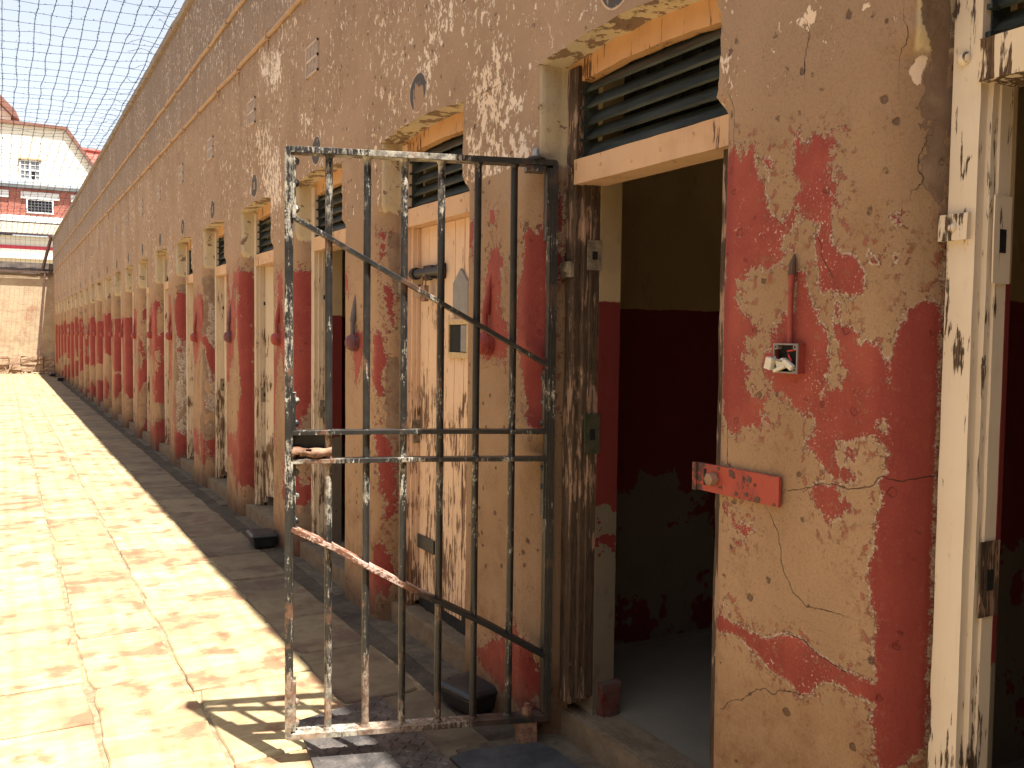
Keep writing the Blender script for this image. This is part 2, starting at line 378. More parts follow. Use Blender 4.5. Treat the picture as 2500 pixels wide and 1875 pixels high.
PAINT={'red':{0:[[1.908,2.068,1.887,2.063,1.866,2.043,1.845,2.065,1.825,2.056,1.816,2.023,1.809,1.984,1.797,1.955,1.783,1.941,1.774,1.917,1.768,1.89,1.751,1.865,1.725,1.854,1.7,1.852,1.683,1.88,1.677,1.901,1.658,1.924,1.674,1.952,1.692,1.966,1.682,1.987,1.676,2.019,1.685,2.042,1.67,2.058,1.663,2.042,1.652,2.022,1.633,2.015,1.615,2.037,1.601,2.04,1.578,2.032,1.557,2.009,1.556,1.981,1.561,1.957,1.554,1.931,1.546,1.909,1.545,1.863,1.548,1.849,1.545,1.814,1.555,1.787,1.541,1.761,1.509,1.744,1.479,1.739,1.466,1.717,1.448,1.699,1.456,1.675,1.45,1.651,1.484,1.649,1.514,1.648,1.546,1.658,1.582,1.656,1.589,1.71,1.599,1.736,1.605,1.773,1.608,1.791,1.597,1.823,1.631,1.837,1.651,1.854,1.666,1.87,1.662,1.844,1.689,1.821,1.708,1.804,1.715,1.77,1.687,1.768,1.696,1.75,1.736,1.734,1.784,1.733,1.832,1.72,1.831,1.701,1.865,1.694,1.87,1.662,1.869,1.638,1.839,1.61,1.811,1.59,1.799,1.566,1.831,1.526,1.836,1.502,1.823,1.463,1.945,1.459,1.964,2.019],[1.791,2.015,1.759,2.014,1.756,1.998,1.769,1.985,1.76,1.961,1.767,1.947,1.776,1.975,1.782,1.995],[1.394,1.83,1.377,1.83,1.37,1.805,1.382,1.792,1.391,1.803],[1.387,1.746,1.373,1.744,1.369,1.726,1.379,1.712,1.387,1.726],[1.45,1.754,1.43,1.735,1.418,1.718,1.433,1.708,1.441,1.729],[1.665,1.707,1.64,1.708,1.634,1.676,1.619,1.646,1.599,1.617,1.579,1.591,1.567,1.559,1.559,1.523,1.552,1.458,1.765,1.45,1.77,1.504,1.747,1.535,1.721,1.589,1.706,1.615,1.671,1.615,1.665,1.659],[1.536,1.64,1.513,1.626,1.521,1.605,1.534,1.587,1.503,1.573,1.489,1.555,1.458,1.535,1.438,1.549,1.423,1.539,1.408,1.512,1.391,1.479,1.53,1.474,1.513,1.495,1.5,1.513,1.514,1.531,1.537,1.555,1.547,1.587],[1.343,1.628,1.29,1.634,1.27,1.618,1.27,1.457,1.388,1.448,1.379,1.512,1.371,1.556,1.36,1.589,1.355,1.613],[1.277,1.79,1.27,1.792,1.27,1.742,1.283,1.757],[1.276,1.721,1.27,1.722,1.27,1.668,1.28,1.664],[1.95,1.581,1.808,1.573,1.822,1.544,1.836,1.526,1.83,1.5,1.809,1.465,1.82,1.42,1.801,1.4,1.78,1.372,1.76,1.359,1.765,1.341,1.74,1.332,1.74,1.322,1.783,1.307,1.824,1.314,1.86,1.307,1.875,1.291,1.916,1.302,1.946,1.307],[1.73,1.583,1.569,1.582,1.555,1.539,1.549,1.49,1.552,1.457,1.563,1.427,1.571,1.41,1.55,1.405,1.491,1.466,1.508,1.488,1.525,1.507,1.498,1.53,1.494,1.543,1.539,1.562,1.536,1.579,1.488,1.572,1.463,1.553,1.471,1.537,1.458,1.506,1.443,1.525,1.426,1.547,1.403,1.522,1.391,1.501,1.393,1.473,1.377,1.424,1.376,1.359,1.404,1.354,1.408,1.342,1.388,1.324,1.376,1.303,1.415,1.3,1.418,1.313,1.447,1.319,1.481,1.3,1.464,1.276,1.464,1.253,1.475,1.252,1.492,1.269,1.505,1.297,1.524,1.272,1.519,1.25,1.511,1.234,1.482,1.232,1.462,1.215,1.497,1.207,1.522,1.203,1.565,1.234,1.582,1.245,1.591,1.261,1.618,1.271,1.635,1.259,1.627,1.287,1.615,1.306,1.607,1.33,1.612,1.35,1.648,1.354,1.671,1.362,1.685,1.386,1.7,1.399,1.724,1.408,1.744,1.431,1.74,1.463,1.765,1.502,1.748,1.545],[1.365,1.581,1.377,1.535,1.379,1.495,1.39,1.482,1.39,1.448,1.387,1.387,1.387,1.293,1.392,1.249,1.406,1.22,1.394,1.193,1.395,1.167,1.405,1.119,1.414,1.038,1.27,1.084,1.27,1.58],[1.601,1.172,1.58,1.192,1.542,1.194,1.521,1.187,1.508,1.169,1.48,1.158,1.475,1.139,1.498,1.122,1.526,1.104,1.56,1.107,1.587,1.136],[1.9,1.073,1.857,1.073,1.861,1.053,1.824,1.038,1.789,1.055,1.778,1.032,1.813,1.007,1.85,1.018,1.882,1.042],[1.405,1.114,1.412,1.053,1.422,1.038,1.426,1.01,1.415,0.939,1.397,0.883,1.402,0.848,1.397,0.776,1.395,0.749,1.419,0.751,1.488,0.755,1.567,0.775,1.614,0.793,1.662,0.79,1.725,0.76,1.814,0.761,1.904,0.768,1.951,0.761,1.949,0.72,1.819,0.736,1.802,0.714,1.764,0.706,1.717,0.68,1.657,0.669,1.623,0.659,1.609,0.649,1.572,0.664,1.555,0.693,1.529,0.711,1.486,0.714,1.444,0.701,1.404,0.7,1.396,0.635,1.388,0.583,1.368,0.524,1.27,0.613,1.27,1.152],[1.906,0.827,1.871,0.813,1.871,0.793,1.893,0.791]],1:[[3.036,1.935,3.002,1.933,2.952,1.924,2.938,1.99,2.92,1.99,2.896,1.187,3.0,1.198,3.03,1.378,3.086,1.529,3.082,1.682,3.048,1.831],[3.332,1.834,3.307,1.889,3.24,1.898,3.198,1.849,3.221,1.78,3.227,1.686,3.167,1.599,3.149,1.513,3.18,1.45,3.367,1.445,3.388,1.567,3.346,1.665,3.366,1.771],[3.329,2.059,3.277,2.053,3.284,1.99,3.319,2.01],[3.508,2.029,3.444,2.039,3.46,1.942,3.467,1.859,3.515,1.904],[3.403,0.22,3.22,0.312,3.062,0.411,2.965,0.348,2.929,0.182,2.944,0.079,3.331,0.15],[2.89,2.09,2.87,2.093,2.87,1.734,2.895,1.732,2.897,1.859,2.879,1.912,2.895,1.964,2.889,2.034]],2:[[4.587,2.091,4.54,2.079,4.55,2.038,4.561,1.986,4.573,1.945],[4.572,1.851,4.517,1.778,4.496,1.664,4.505,1.559,4.537,1.642,4.56,1.726],[4.662,1.537,4.583,1.579,4.536,1.412,4.569,1.306,4.557,1.201,4.659,1.281],[4.616,1.109,4.556,1.019,4.496,0.858,4.483,0.589,4.541,0.566,4.581,0.762,4.597,0.912],[5.118,1.901,5.049,1.897,5.031,1.783,5.1,1.797],[4.978,1.569,4.785,1.569,4.814,1.405,4.909,1.258,4.959,1.345]]},'grey':{0:[[1.343,2.021,1.336,1.988,1.325,1.975,1.337,1.949,1.336,1.92,1.326,1.913,1.329,1.887,1.311,1.871,1.3,1.858,1.272,1.833,1.27,1.813,1.27,1.859,1.27,2.014,1.356,2.047],[1.356,2.054,1.337,2.08,1.337,2.102,1.341,2.134,1.323,2.161,1.322,2.193,1.333,2.22,1.349,2.229,1.352,2.297,1.27,2.326,1.27,2.095,1.27,1.993,1.35,2.026]],1:[[2.901,2.089,2.882,2.091,2.896,1.999,2.899,1.964],[2.989,1.687,2.957,1.694,2.963,1.605,2.987,1.575],[3.01,1.829,2.959,1.813,2.974,1.783]],2:[[4.547,1.433,4.47,1.433,4.47,1.095,4.503,1.065,4.556,1.148],[4.54,2.1,4.47,2.083,4.47,1.727,4.496,1.747,4.539,1.934],[4.556,1.123,4.47,1.099,4.47,0.677,4.531,0.8]]},'flk':{0:[[1.369,2.147,1.357,2.162,1.353,2.181,1.335,2.18,1.326,2.161,1.338,2.134,1.34,2.107,1.356,2.108,1.366,2.125],[1.685,2.344,1.669,2.348,1.646,2.359,1.626,2.344,1.629,2.319,1.64,2.311,1.656,2.327,1.68,2.323,1.693,2.337],[1.335,2.278,1.296,2.287,1.292,2.269,1.3,2.235,1.313,2.207,1.333,2.23],[1.283,2.306,1.27,2.315,1.27,2.253,1.27,2.187,1.27,2.186,1.274,2.246,1.27,2.279],[1.583,2.232,1.564,2.228,1.568,2.214,1.579,2.217],[1.486,2.328,1.468,2.322,1.466,2.301,1.483,2.304]]},'flkU':[[3.966,3.096,3.649,2.998,3.738,2.929,3.706,2.888,3.862,2.813,3.925,2.681,3.857,2.599,3.957,2.607,4.046,2.778,3.996,2.868,3.913,2.946],[3.47,2.608,3.363,2.625,3.235,2.57,3.138,2.502,3.078,2.432,3.23,2.349,3.108,2.27,3.129,2.159,3.351,2.082,3.544,2.188,3.49,2.273,3.424,2.385,3.495,2.522],[3.423,2.934,3.331,2.905,3.343,2.862,3.409,2.882],[3.301,2.697,3.165,2.639,3.163,2.576,3.248,2.591],[7.048,3.657,6.544,3.536,6.466,3.383,6.665,3.305,7.049,3.503],[3.535,2.4,3.031,2.336,2.937,2.094,3.164,2.117,3.501,2.103,3.56,2.203],[6.03,3.006,5.831,2.965,5.766,2.868,6.03,2.871],[7.236,3.118,6.875,3.072,6.546,2.759,6.468,2.455,6.966,2.514,7.098,2.846]],'crk':{0:[[1.7,1.044,1.687,1.009,1.688,0.969,1.667,0.933,1.649,0.915,1.649,0.904,1.608,0.882,1.599,0.877,1.553,0.882,1.493,0.885],[1.889,0.51,1.856,0.546,1.818,0.56,1.756,0.611,1.725,0.624,1.7,0.617,1.68,0.635,1.637,0.647,1.609,0.648],[1.662,0.79,1.605,0.792,1.567,0.772,1.518,0.759,1.475,0.75],[1.663,1.16,1.605,1.174,1.563,1.194,1.534,1.195,1.481,1.19,1.415,1.206,1.402,1.239,1.391,1.229,1.351,1.224,1.301,1.234,1.27,1.235],[1.9,1.304,1.895,1.236,1.896,1.195],[1.648,2.318,1.64,2.301,1.648,2.261,1.655,2.236,1.654,2.2],[1.968,2.467,1.971,2.428,1.956,2.403],[1.914,2.2,1.903,2.161,1.905,2.072],[1.379,2.231,1.376,2.219,1.379,2.197],[1.329,1.978,1.342,1.952,1.341,1.923,1.33,1.913,1.332,1.897,1.342,1.884],[1.601,1.805,1.582,1.771,1.583,1.746,1.561,1.716,1.547,1.694],[1.726,1.081,1.701,1.047,1.687,0.996]]}}

# ------------------------------------------------------------------ mesh helpers
class MB:
    """collects geometry for one mesh object"""
    def __init__(self): self.v = []; self.f = []; self.mi = []; self.cur = 0
    def quad(self, idx): self.f.append(tuple(idx)); self.mi.append(self.cur)
    def box(self, x0, x1, y0, y1, z0, z1, jit=0.0, segs=(1, 1, 1), rot=None, bev=0.0):
        """box, optionally subdivided and roughened; built as a shell of grids sharing corners"""
        sx, sy, sz = segs
        idx = {}
        base = len(self.v)
        def vert(i, j, k):
            key = (i, j, k)
            if key in idx: return idx[key]
            x = x0 + (x1 - x0) * i / sx; y = y0 + (y1 - y0) * j / sy; z = z0 + (z1 - z0) * k / sz
            if jit:
                nv = noise.noise_vector(Vector((x * 9, y * 9, z * 14)) + Vector((base * .37, 0, 0)))
                x += nv.x * jit; y += nv.y * jit; z += nv.z * jit * .3
            p = Vector((x, y, z))
            if rot is not None: p = rot @ p
            self.v.append(tuple(p)); idx[key] = len(self.v) - 1
            return idx[key]
        for j in range(sy):
            for k in range(sz):
                self.quad((vert(0, j, k), vert(0, j, k + 1), vert(0, j + 1, k + 1), vert(0, j + 1, k)))
                self.quad((vert(sx, j, k), vert(sx, j + 1, k), vert(sx, j + 1, k + 1), vert(sx, j, k + 1)))
        for i in range(sx):
            for k in range(sz):
                self.quad((vert(i, 0, k), vert(i + 1, 0, k), vert(i + 1, 0, k + 1), vert(i, 0, k + 1)))
                self.quad((vert(i, sy, k), vert(i, sy, k + 1), vert(i + 1, sy, k + 1), vert(i + 1, sy, k)))
        for i in range(sx):
            for j in range(sy):
                self.quad((vert(i, j, 0), vert(i, j + 1, 0), vert(i + 1, j + 1, 0), vert(i + 1, j, 0)))
                self.quad((vert(i, j, sz), vert(i + 1, j, sz), vert(i + 1, j + 1, sz), vert(i, j + 1, sz)))
        return self
    def tube(self, pts, r, n=8, cap=True, prof=None):
        """tube through points; r a number or list; prof = (w, h) for a rectangular section"""
        pts = [Vector(p) for p in pts]
        rings = []
        for i, p in enumerate(pts):
            a = pts[max(i - 1, 0)]; b = pts[min(i + 1, len(pts) - 1)]
            d = (b - a).normalized()
            ref = Vector((0, 0, 1)) if abs(d.z) < .92 else Vector((1, 0, 0))
            u = d.cross(ref).normalized(); w = u.cross(d).normalized()
            rr = r[i] if isinstance(r, (list, tuple)) else r
            ring = []
            for k in range(n):
                a_ = 2 * PI * k / n
                q = p + (u * math.cos(a_) + w * math.sin(a_)) * rr
                self.v.append(tuple(q)); ring.append(len(self.v) - 1)
            rings.append(ring)
        for A, B in zip(rings, rings[1:]):
            for k in range(n):
                self.quad((A[k], A[(k + 1) % n], B[(k + 1) % n], B[k]))
        if cap:
            self.f.append(tuple(reversed(rings[0]))); self.mi.append(self.cur)
            self.f.append(tuple(rings[-1])); self.mi.append(self.cur)
        return self
    def strip(self, path, w, h, closed=False):
        """rectangular bar in the local x-z plane: path of (x, z); w = size across the path in plane, h = depth in y"""
        n = len(path); rings = []
        for i, p in enumerate(path):
            p = Vector((p[0], 0, p[1]))
            if closed: a = path[i - 1]; b = path[(i + 1) % n]
            else: a = path[max(i - 1, 0)]; b = path[min(i + 1, n - 1)]
            d1 = Vector((p.x - a[0], 0, p.z - a[1])); d2 = Vector((b[0] - p.x, 0, b[1] - p.z))
            if d1.length < 1e-6: d1 = d2
            if d2.length < 1e-6: d2 = d1
            d1.normalize(); d2.normalize(); d = (d1 + d2).normalized()
            nrm = Vector((-d.z, 0, d.x)); s = w / 2 / max(.5, d.dot(d1))
            q = []
            for sy, sn in ((-1, -1), (1, -1), (1, 1), (-1, 1)):
                v = p + nrm * sn * s + Vector((0, sy * h / 2, 0))
                self.v.append(tuple(v)); q.append(len(self.v) - 1)
            rings.append(q)
        m = n if closed else n - 1
        for i in range(m):
            A = rings[i]; B = rings[(i + 1) % n]
            for k in range(4):
                self.quad((A[k], A[(k + 1) % 4], B[(k + 1) % 4], B[k]))
        if not closed:
            self.quad(rings[0]); self.quad(list(reversed(rings[-1])))
        return self
    def cyl(self, c, axis, r0, r1, h, n=20, cap=True):
        c = Vector(c); axis = Vector(axis).normalized()
        return self.tube([c, c + axis * h], [r0, r1], n, cap)
    def dome(self, c, axis, r, h, n=14, m=5):
        c = Vector(c); axis = Vector(axis).normalized()
        pts = []; rs = []
        for i in range(m + 1):
            a = PI / 2 * i / m
            pts.append(c + axis * h * math.sin(a)); rs.append(max(r * math.cos(a), .0004))
        return self.tube(pts, rs, n)
    def lathe(self, c, axis, prof, n=24):
        """prof: list of (distance along axis, radius)"""
        c = Vector(c); axis = Vector(axis).normalized()
        ref = Vector((0, 0, 1)) if abs(axis.z) < .9 else Vector((1, 0, 0))
        u = axis.cross(ref).normalized(); w = axis.cross(u).normalized()
        rings = []
        for d, r in prof:
            ring = []
            for k in range(n):
                a = 2 * PI * k / n
                self.v.append(tuple(c + axis * d + (u * math.cos(a) + w * math.sin(a)) * r)); ring.append(len(self.v) - 1)
            rings.append(ring)
        for A, B in zip(rings, rings[1:]):
            for k in range(n): self.quad((A[k], A[(k + 1) % n], B[(k + 1) % n], B[k]))
        self.f.append(tuple(reversed(rings[0]))); self.mi.append(self.cur)
        self.f.append(tuple(rings[-1])); self.mi.append(self.cur)
        return self
    def poly_prism(self, pts, axis, a, b):
        """polygon of 2-D points extruded along 'x' or 'y' or 'z' from a to b"""
        def mk(p, t):
            if axis == 'y': return (p[0], t, p[1])
            if axis == 'x': return (t, p[0], p[1])
            return (p[0], p[1], t)
        i0 = len(self.v)
        self.v += [mk(p, a) for p in pts] + [mk(p, b) for p in pts]
        n = len(pts)
        self.f.append(tuple(range(i0, i0 + n))); self.mi.append(self.cur)
        self.f.append(tuple(range(i0 + 2 * n - 1, i0 + n - 1, -1))); self.mi.append(self.cur)
        for k in range(n): self.quad((i0 + k, i0 + (k + 1) % n, i0 + n + (k + 1) % n, i0 + n + k))
        return self
    def build(self, name, mats, parent=None, smooth=False, bevel=0.0, loc=None, label=None):
        me = bpy.data.meshes.new(name)
        me.from_pydata(self.v, [], self.f)
        if not isinstance(mats, (list, tuple)): mats = [mats]
        for m in mats: me.materials.append(m)
        if len(mats) > 1: me.polygons.foreach_set('material_index', self.mi)
        me.update()
        import bmesh
        bm = bmesh.new(); bm.from_mesh(me)
        bmesh.ops.recalc_face_normals(bm, faces=bm.faces)
        bm.to_mesh(me); bm.free()
        if smooth:
            me.polygons.foreach_set('use_smooth', [True] * len(me.polygons))
            try: me.set_sharp_from_angle(angle=math.radians(38))
            except Exception: pass
        o = bpy.data.objects.new(name, me)
        COL.objects.link(o)
        if parent is not None: o.parent = parent
        if loc is not None: o.location = loc
        if bevel:
            bv = o.modifiers.new('bevel', 'BEVEL'); bv.width = bevel; bv.segments = 2; bv.limit_method = 'ANGLE'; bv.angle_limit = math.radians(50)
        if label: o['label'] = label
        return o

def tag(o, label=None, cat=None, group=None, kind=None):
    if label: o['label'] = label
    if cat: o['category'] = cat
    if group: o['group'] = group
    if kind: o['kind'] = kind
    return o
def empty(name, loc=(0, 0, 0), rz=0.0):
    o = bpy.data.objects.new(name, None); COL.objects.link(o)
    o.location = loc; o.rotation_euler = (0, 0, rz); o.empty_display_size = .1
    return o
def copy_tree(o, parent=None):
    kids = [c for c in bpy.data.objects if c.parent == o]
    c = o.copy(); COL.objects.link(c)
    c.parent = parent
    for ch in kids: copy_tree(ch, c)
    return c

# ------------------------------------------------------------------ measured layout of the cell block
P = 1.6            # doorway spacing
YR0, WID = 1.990, 0.943
NB = 22            # doorways k = -1 .. 21
YEND = 38.0
SPR, ARC, TOP = 2.545, 0.030, 4.92
RR = 0.11          # radius of the rounded arrises, depth of the reveal
def yR(k): return YR0 + P * k
def yL(k): return YR0 + WID + P * k
def arch(k, y):
    t = (y - yR(k)) / WID
    return SPR + ARC * 4 * t * (1 - t)

# ------------------------------------------------------------------ the wall with its paint fields
def sdf(pts, polys):
    out = np.full(len(pts), -9.0)
    for poly in polys:
        a = np.array(poly).reshape(-1, 2); b = np.roll(a, -1, 0)
        d = np.full(len(pts), 9.0); ins = np.zeros(len(pts), bool)
        for (x0, y0), (x1, y1) in zip(a, b):
            e = np.array([x1 - x0, y1 - y0]); L = max(e @ e, 1e-12)
            w = pts - np.array([x0, y0])
            t = np.clip((w @ e) / L, 0, 1)
            d = np.minimum(d, np.hypot(w[:, 0] - t * e[0], w[:, 1] - t * e[1]))
            c = ((y0 > pts[:, 1]) != (y1 > pts[:, 1]))
            with np.errstate(divide='ignore', invalid='ignore'):
                xi = (x1 - x0) * (pts[:, 1] - y0) / (y1 - y0 if y1 != y0 else 1e-9) + x0
            ins ^= c & (pts[:, 0] < xi)
        out = np.maximum(out, np.where(ins, d, -d))
    return out
def crackfield(pts, lines):
    best = np.full(len(pts), 9.0); sg = np.ones(len(pts))
    for ln in lines:
        a = np.array(ln).reshape(-1, 2)
        for p, q in zip(a, a[1:]):
            e = q - p; L = max(e @ e, 1e-12); w = pts - p
            t = np.clip((w @ e) / L, 0, 1)
            d = np.hypot(w[:, 0] - t * e[0], w[:, 1] - t * e[1])
            s = np.sign(e[0] * w[:, 1] - e[1] * w[:, 0]); s[s == 0] = 1
            m = d < best
            best = np.where(m, d, best); sg = np.where(m, s, sg)
    return best * sg

class Wall:
    def __init__(self): self.co = []; self.s = []; self.f = []; self.k = []; self.fl = []; self.faces = []; self.n = 0
    def patch(self, X, Y, Z, S, Fv, k, flat):
        m, n = X.shape
        self.co.append(np.stack([X, Y, Z], -1).reshape(-1, 3))
        self.s.append(S.ravel()); self.f.append(Fv.ravel()); self.k.append(np.full(m * n, k)); self.fl.append(np.full(m * n, flat))
        i = np.arange(m * n).reshape(m, n) + self.n
        q = np.stack([i[:-1, :-1], i[1:, :-1], i[1:, 1:], i[:-1, 1:]], -1).reshape(-1, 4)
        self.faces.append(q); self.n += m * n
W = Wall()
rng = np.random.default_rng(5)
def res(k):
    if k <= 0: return .011
    if k <= 2: return .016
    if k <= 5: return .03
    return .06
def smooth_rand(y, seed, amp, fr=30):
    out = np.array([noise.fractal(Vector((v * fr, seed * 3.7, .3)), 1.0, 2.0, 3) for v in np.ravel(y)])
    return (out * amp).reshape(np.shape(y))
def zrows_hi(k, bottom):
    """rows from the top of the openings to the top of the wall, shared fractions"""
    m = 60 if k <= 2 else (24 if k < 8 else 12)
    return np.linspace(0, 1, m)
for k in range(0, NB + 1):
    y0 = yL(k - 1); y1 = yR(k) if k < NB else YEND
    if k == NB: y0 = yL(k - 1)
    h = res(k)
    na = 12 if k <= 2 else 7
    nf = max(2, int((y1 - y0 - 2 * RR) / h))
    th = np.linspace(0, PI / 2, na)
    # lower profile
    px = list(RR - RR * np.sin(PI / 2 - th)); py = list(y0 + RR - RR * np.cos(PI / 2 - th))
    px, py = [], []
    for t in th[::-1]:      # t: 90 deg (at the frame) -> 0 (face)
        px.append(RR - RR * math.cos(t)); py.append(y0 + RR - RR * math.sin(t))
    ux, uy, ff = [], [], []
    for t in th[::-1]:
        fr = t / (PI / 2)   # 1 at frame, 0 at face
        ff.append(fr)
        if fr >= .5: ux.append(RR * (fr - .5) * 2); uy.append(y0)
        else: ux.append(0.0); uy.append(y0 + RR * (1 - 2 * fr))
    fy = np.linspace(y0 + RR, y1 - RR, nf + 1)[1:-1]
    px += [0.0] * len(fy); py += list(fy); ux += [0.0] * len(fy); uy += list(fy); ff += [0.0] * len(fy)
    for t in th:
        px.append(RR - RR * math.cos(t)); py.append(y1 - RR + RR * math.sin(t))
        fr = t / (PI / 2); ff.append(fr)
        if fr >= .5: ux.append(RR * (fr - .5) * 2); uy.append(y1)
        else: ux.append(0.0); uy.append(y1 - RR * (1 - 2 * fr))
    so = .017 if k == 0 else .036
    px = [RR + .03] + px; py = [y0 - so] + py; ux = [RR + .03] + ux; uy = [y0 - so] + uy; ff = [1.0] + ff; na0 = na; na = na + 1
    px, py, ux, uy, ff = map(np.array, (px, py, ux, uy, ff))
    ss = []
    for j in range(len(ff)):
        if j < na: ss.append(y0 + RR - RR * PI / 2 * ff[j])
        elif j >= len(ff) - na0: ss.append(y1 - RR + RR * PI / 2 * ff[j])
        else: ss.append(py[j])
    ss = np.array(ss)
    zs = np.concatenate([np.linspace(-.03, 2.15, max(6, int(2.18 / h))), np.linspace(2.15, 2.25, 7)[1:], np.linspace(2.25, SPR, max(3, int(.3 / h)))[1:]])
    tz = np.clip((zs - 2.165) / .06, 0, 1); tz = tz * tz * (3 - 2 * tz)
    # ragged step where the round arris ends
    X = px[None, :] * (1 - tz[:, None]) + ux[None, :] * tz[:, None]
    Y = py[None, :] * (1 - tz[:, None]) + uy[None, :] * tz[:, None]
    Z = np.repeat(zs[:, None], len(ff), 1)
    FF = np.repeat(ff[None, :], len(zs), 0); S = np.repeat(ss[None, :], len(zs), 0)
    # hand-thrown plaster: slightly wavy faces and chipped arrises
    if k < 12:
        wav = np.array([[noise.noise(Vector((y * 3.1, z * 2.3, k * 5.0))) for y in Y[0]] for z in zs]) * .006
        X = X + wav * (1 - FF)
        chip = np.array([[noise.fractal(Vector((k * 9.0, z * 22, j // na * 4.0)), .9, 2.1, 4) for j in range(len(ff))] for z in zs])
        edge = np.clip(1 - np.abs(FF - .5) * 3.5, 0, 1) * tz[:, None] * (FF > 0)
        c = np.clip(chip * .5 + .25, 0, 1) * .012 * edge
        near = (np.arange(len(ff)) < na)[None, :]
        X = X + c; Y = Y + np.where(near, c, -c)
        if k == 0:   # broken plaster lip at the far top edge of this pier
            lip = np.clip((2.47 - Z) / .03, 0, 1) * np.clip((Z - 2.22) / .02, 0, 1) * np.where(near, 0, 1) * (FF > 0.05)
            Y = Y - lip * .013 - lip * np.array([noise.noise(Vector((z * 30, 0, 0))) for z in zs])[:, None] * .006
    W.patch(X, Y, Z, S, FF, k, 0.0)
    # face above the pier
    t = zrows_hi(k, SPR); fy2 = uy[(ux == 0)] ; fy2 = np.unique(np.round(fy2, 5))
    if fy2[0] > y0 + 1e-4: fy2 = np.concatenate([[y0], fy2])
    if fy2[-1] < y1 - 1e-4: fy2 = np.concatenate([fy2, [y1]])
    Yh = np.repeat(fy2[None, :], len(t), 0); Zh = SPR + (TOP - SPR) * np.repeat(t[:, None], len(fy2), 1)
    W.patch(np.zeros_like(Yh), Yh, Zh, Yh.copy(), np.zeros_like(Yh), k, 1.0)
for k in range(-1, NB):
    h = res(k + 1); ny = max(8, int(WID / h) if k < 6 else 10)
    ys = np.linspace(yR(k), yL(k), ny); t = zrows_hi(k, SPR)
    zb = np.array([arch(k, y) for y in ys])
    if k < 10: zb = zb + smooth_rand(ys, k, .006, 12)
    zb[0] = zb[-1] = SPR
    Yh = np.repeat(ys[None, :], len(t), 0); Zh = zb[None, :] + (TOP - zb[None, :]) * t[:, None]
    W.patch(np.zeros_like(Yh), Yh, Zh, Yh.copy(), np.zeros_like(Yh), k, 1.0)
    # arch soffit
    xs = np.linspace(0, RR + .035, 9)
    Xs = np.repeat(xs[:, None], ny, 1); Ys = np.repeat(ys[None, :], 9, 0); Zs = np.repeat(zb[None, :], 9, 0)
    W.patch(Xs, Ys, Zs, Ys.copy(), np.full_like(Ys, 2.0), k, 0.0)
# plain stretch beyond the nearest doorway (behind the camera's shoulder)
for (a, b, zb_) in ((-3.0, yR(-1), -.03),):
    ys = np.linspace(a, b, 12); zs = np.linspace(zb_, TOP, 20)
    Yh = np.repeat(ys[None, :], 20, 0); Zh = np.repeat(zs[:, None], 12, 1)
    W.patch(np.zeros_like(Yh), Yh, Zh, Yh.copy(), np.zeros_like(Yh), -2, 1.0)
co = np.concatenate(W.co); S_ = np.concatenate(W.s); F_ = np.concatenate(W.f); K_ = np.concatenate(W.k); FL = np.concatenate(W.fl)
pts = np.stack([S_, co[:, 2]], 1)
red = np.full(len(co), -9.0); grey = red.copy(); pale = red.copy(); flp = red.copy(); flk = red.copy(); crk = np.full(len(co), 9.0)
dz = co[:, 2]
for k in range(0, NB + 1):
    m = (K_ == k) & (FL < .5) & (F_ < 1.5)
    if not m.any(): continue
    p = pts[m]
    if k in PAINT['red']: red[m] = sdf(p, PAINT['red'][k])
    if k in PAINT['grey']: grey[m] = sdf(p, PAINT['grey'][k])
    if k in PAINT['flk']: flp[m] = sdf(p, PAINT['flk'][k])
    if k in PAINT['crk']: crk[m] = crackfield(p, PAINT['crk'][k])
    if k in (1, 2):
        u = p[:, 0] - yL(k - 1)
        nz = np.array([noise.fractal(Vector((a * 5 + k * 7, b * 2.2, 1.0)), .9, 2.0, 4) for a, b in p]) * .11
        if k == 2:
            red[m] = np.maximum(red[m], nz + .02 - np.abs(p[:, 1] - .25) * .25 - np.abs(u) * .3)
    if k >= 3:
        y0 = yL(k - 1); u = p[:, 0] - y0; zz = p[:, 1]
        fr = np.array([noise.fractal(Vector((a * 4.2 + k * 11.3, b * 1.5, 2.0)), .9, 2.0, 4) for a, b in p])
        fr2 = np.array([noise.fractal(Vector((a * 5.5 + k * 4.7, b * 2.6, 9.0)), .9, 2.0, 4) for a, b in p])
        r2 = random.Random(k * 13 + 1)
        if k >= 9:
            cov = r2.uniform(-.01, .10); greyb = r2.uniform(-.16, -.02)
            topz = r2.uniform(1.78, 1.92); split = r2.uniform(.7, 1.25)
        else:
            cov = [0, 0, 0, .03, .03, -.035, -.02, .035, .0][k]; greyb = [0, 0, 0, -.025, -.04, .02, .05, -.06, .0][k]
            topz = [0, 0, 0, 1.98, 2.08, 1.95, 2.0, 1.95, 1.9][k]; split = [0, 0, 0, .35, .75, .6, .5, .6, .7][k]
        # red survives mostly on the rounded near arris and around the junction box
        fld = fr * .16 + cov - np.clip(u - .10, 0, 9) * .28
        if k < 9: fld = np.maximum(fld, fr * .10 + .05 - np.hypot((u - .42) / 1.0, (zz - 1.62) / 3.0) * .30)
        if k >= 9:
            fld = fr * .12 + cov + .03 - np.clip(u - .16, 0, 9) * .34
            fld = np.where(zz < split, fld - .07, fld)
        fld = np.where(zz < split, fld - .02 + .10 * np.sin(zz * 7 + k), fld)
        fld = np.minimum(fld, (topz - zz) * .6)
        red[m] = fld
        grey[m] = np.minimum(fr2 * .16 + greyb - np.clip(u - .08, 0, 9) * .4, (2.1 - zz))
        pale[m] = np.minimum(fr * .1 + greyb * 1.1 - .02 - np.clip(u - .0, 0, 9) * .45, (1.9 - zz)) if k in (5, 6, 7, 9) else -9
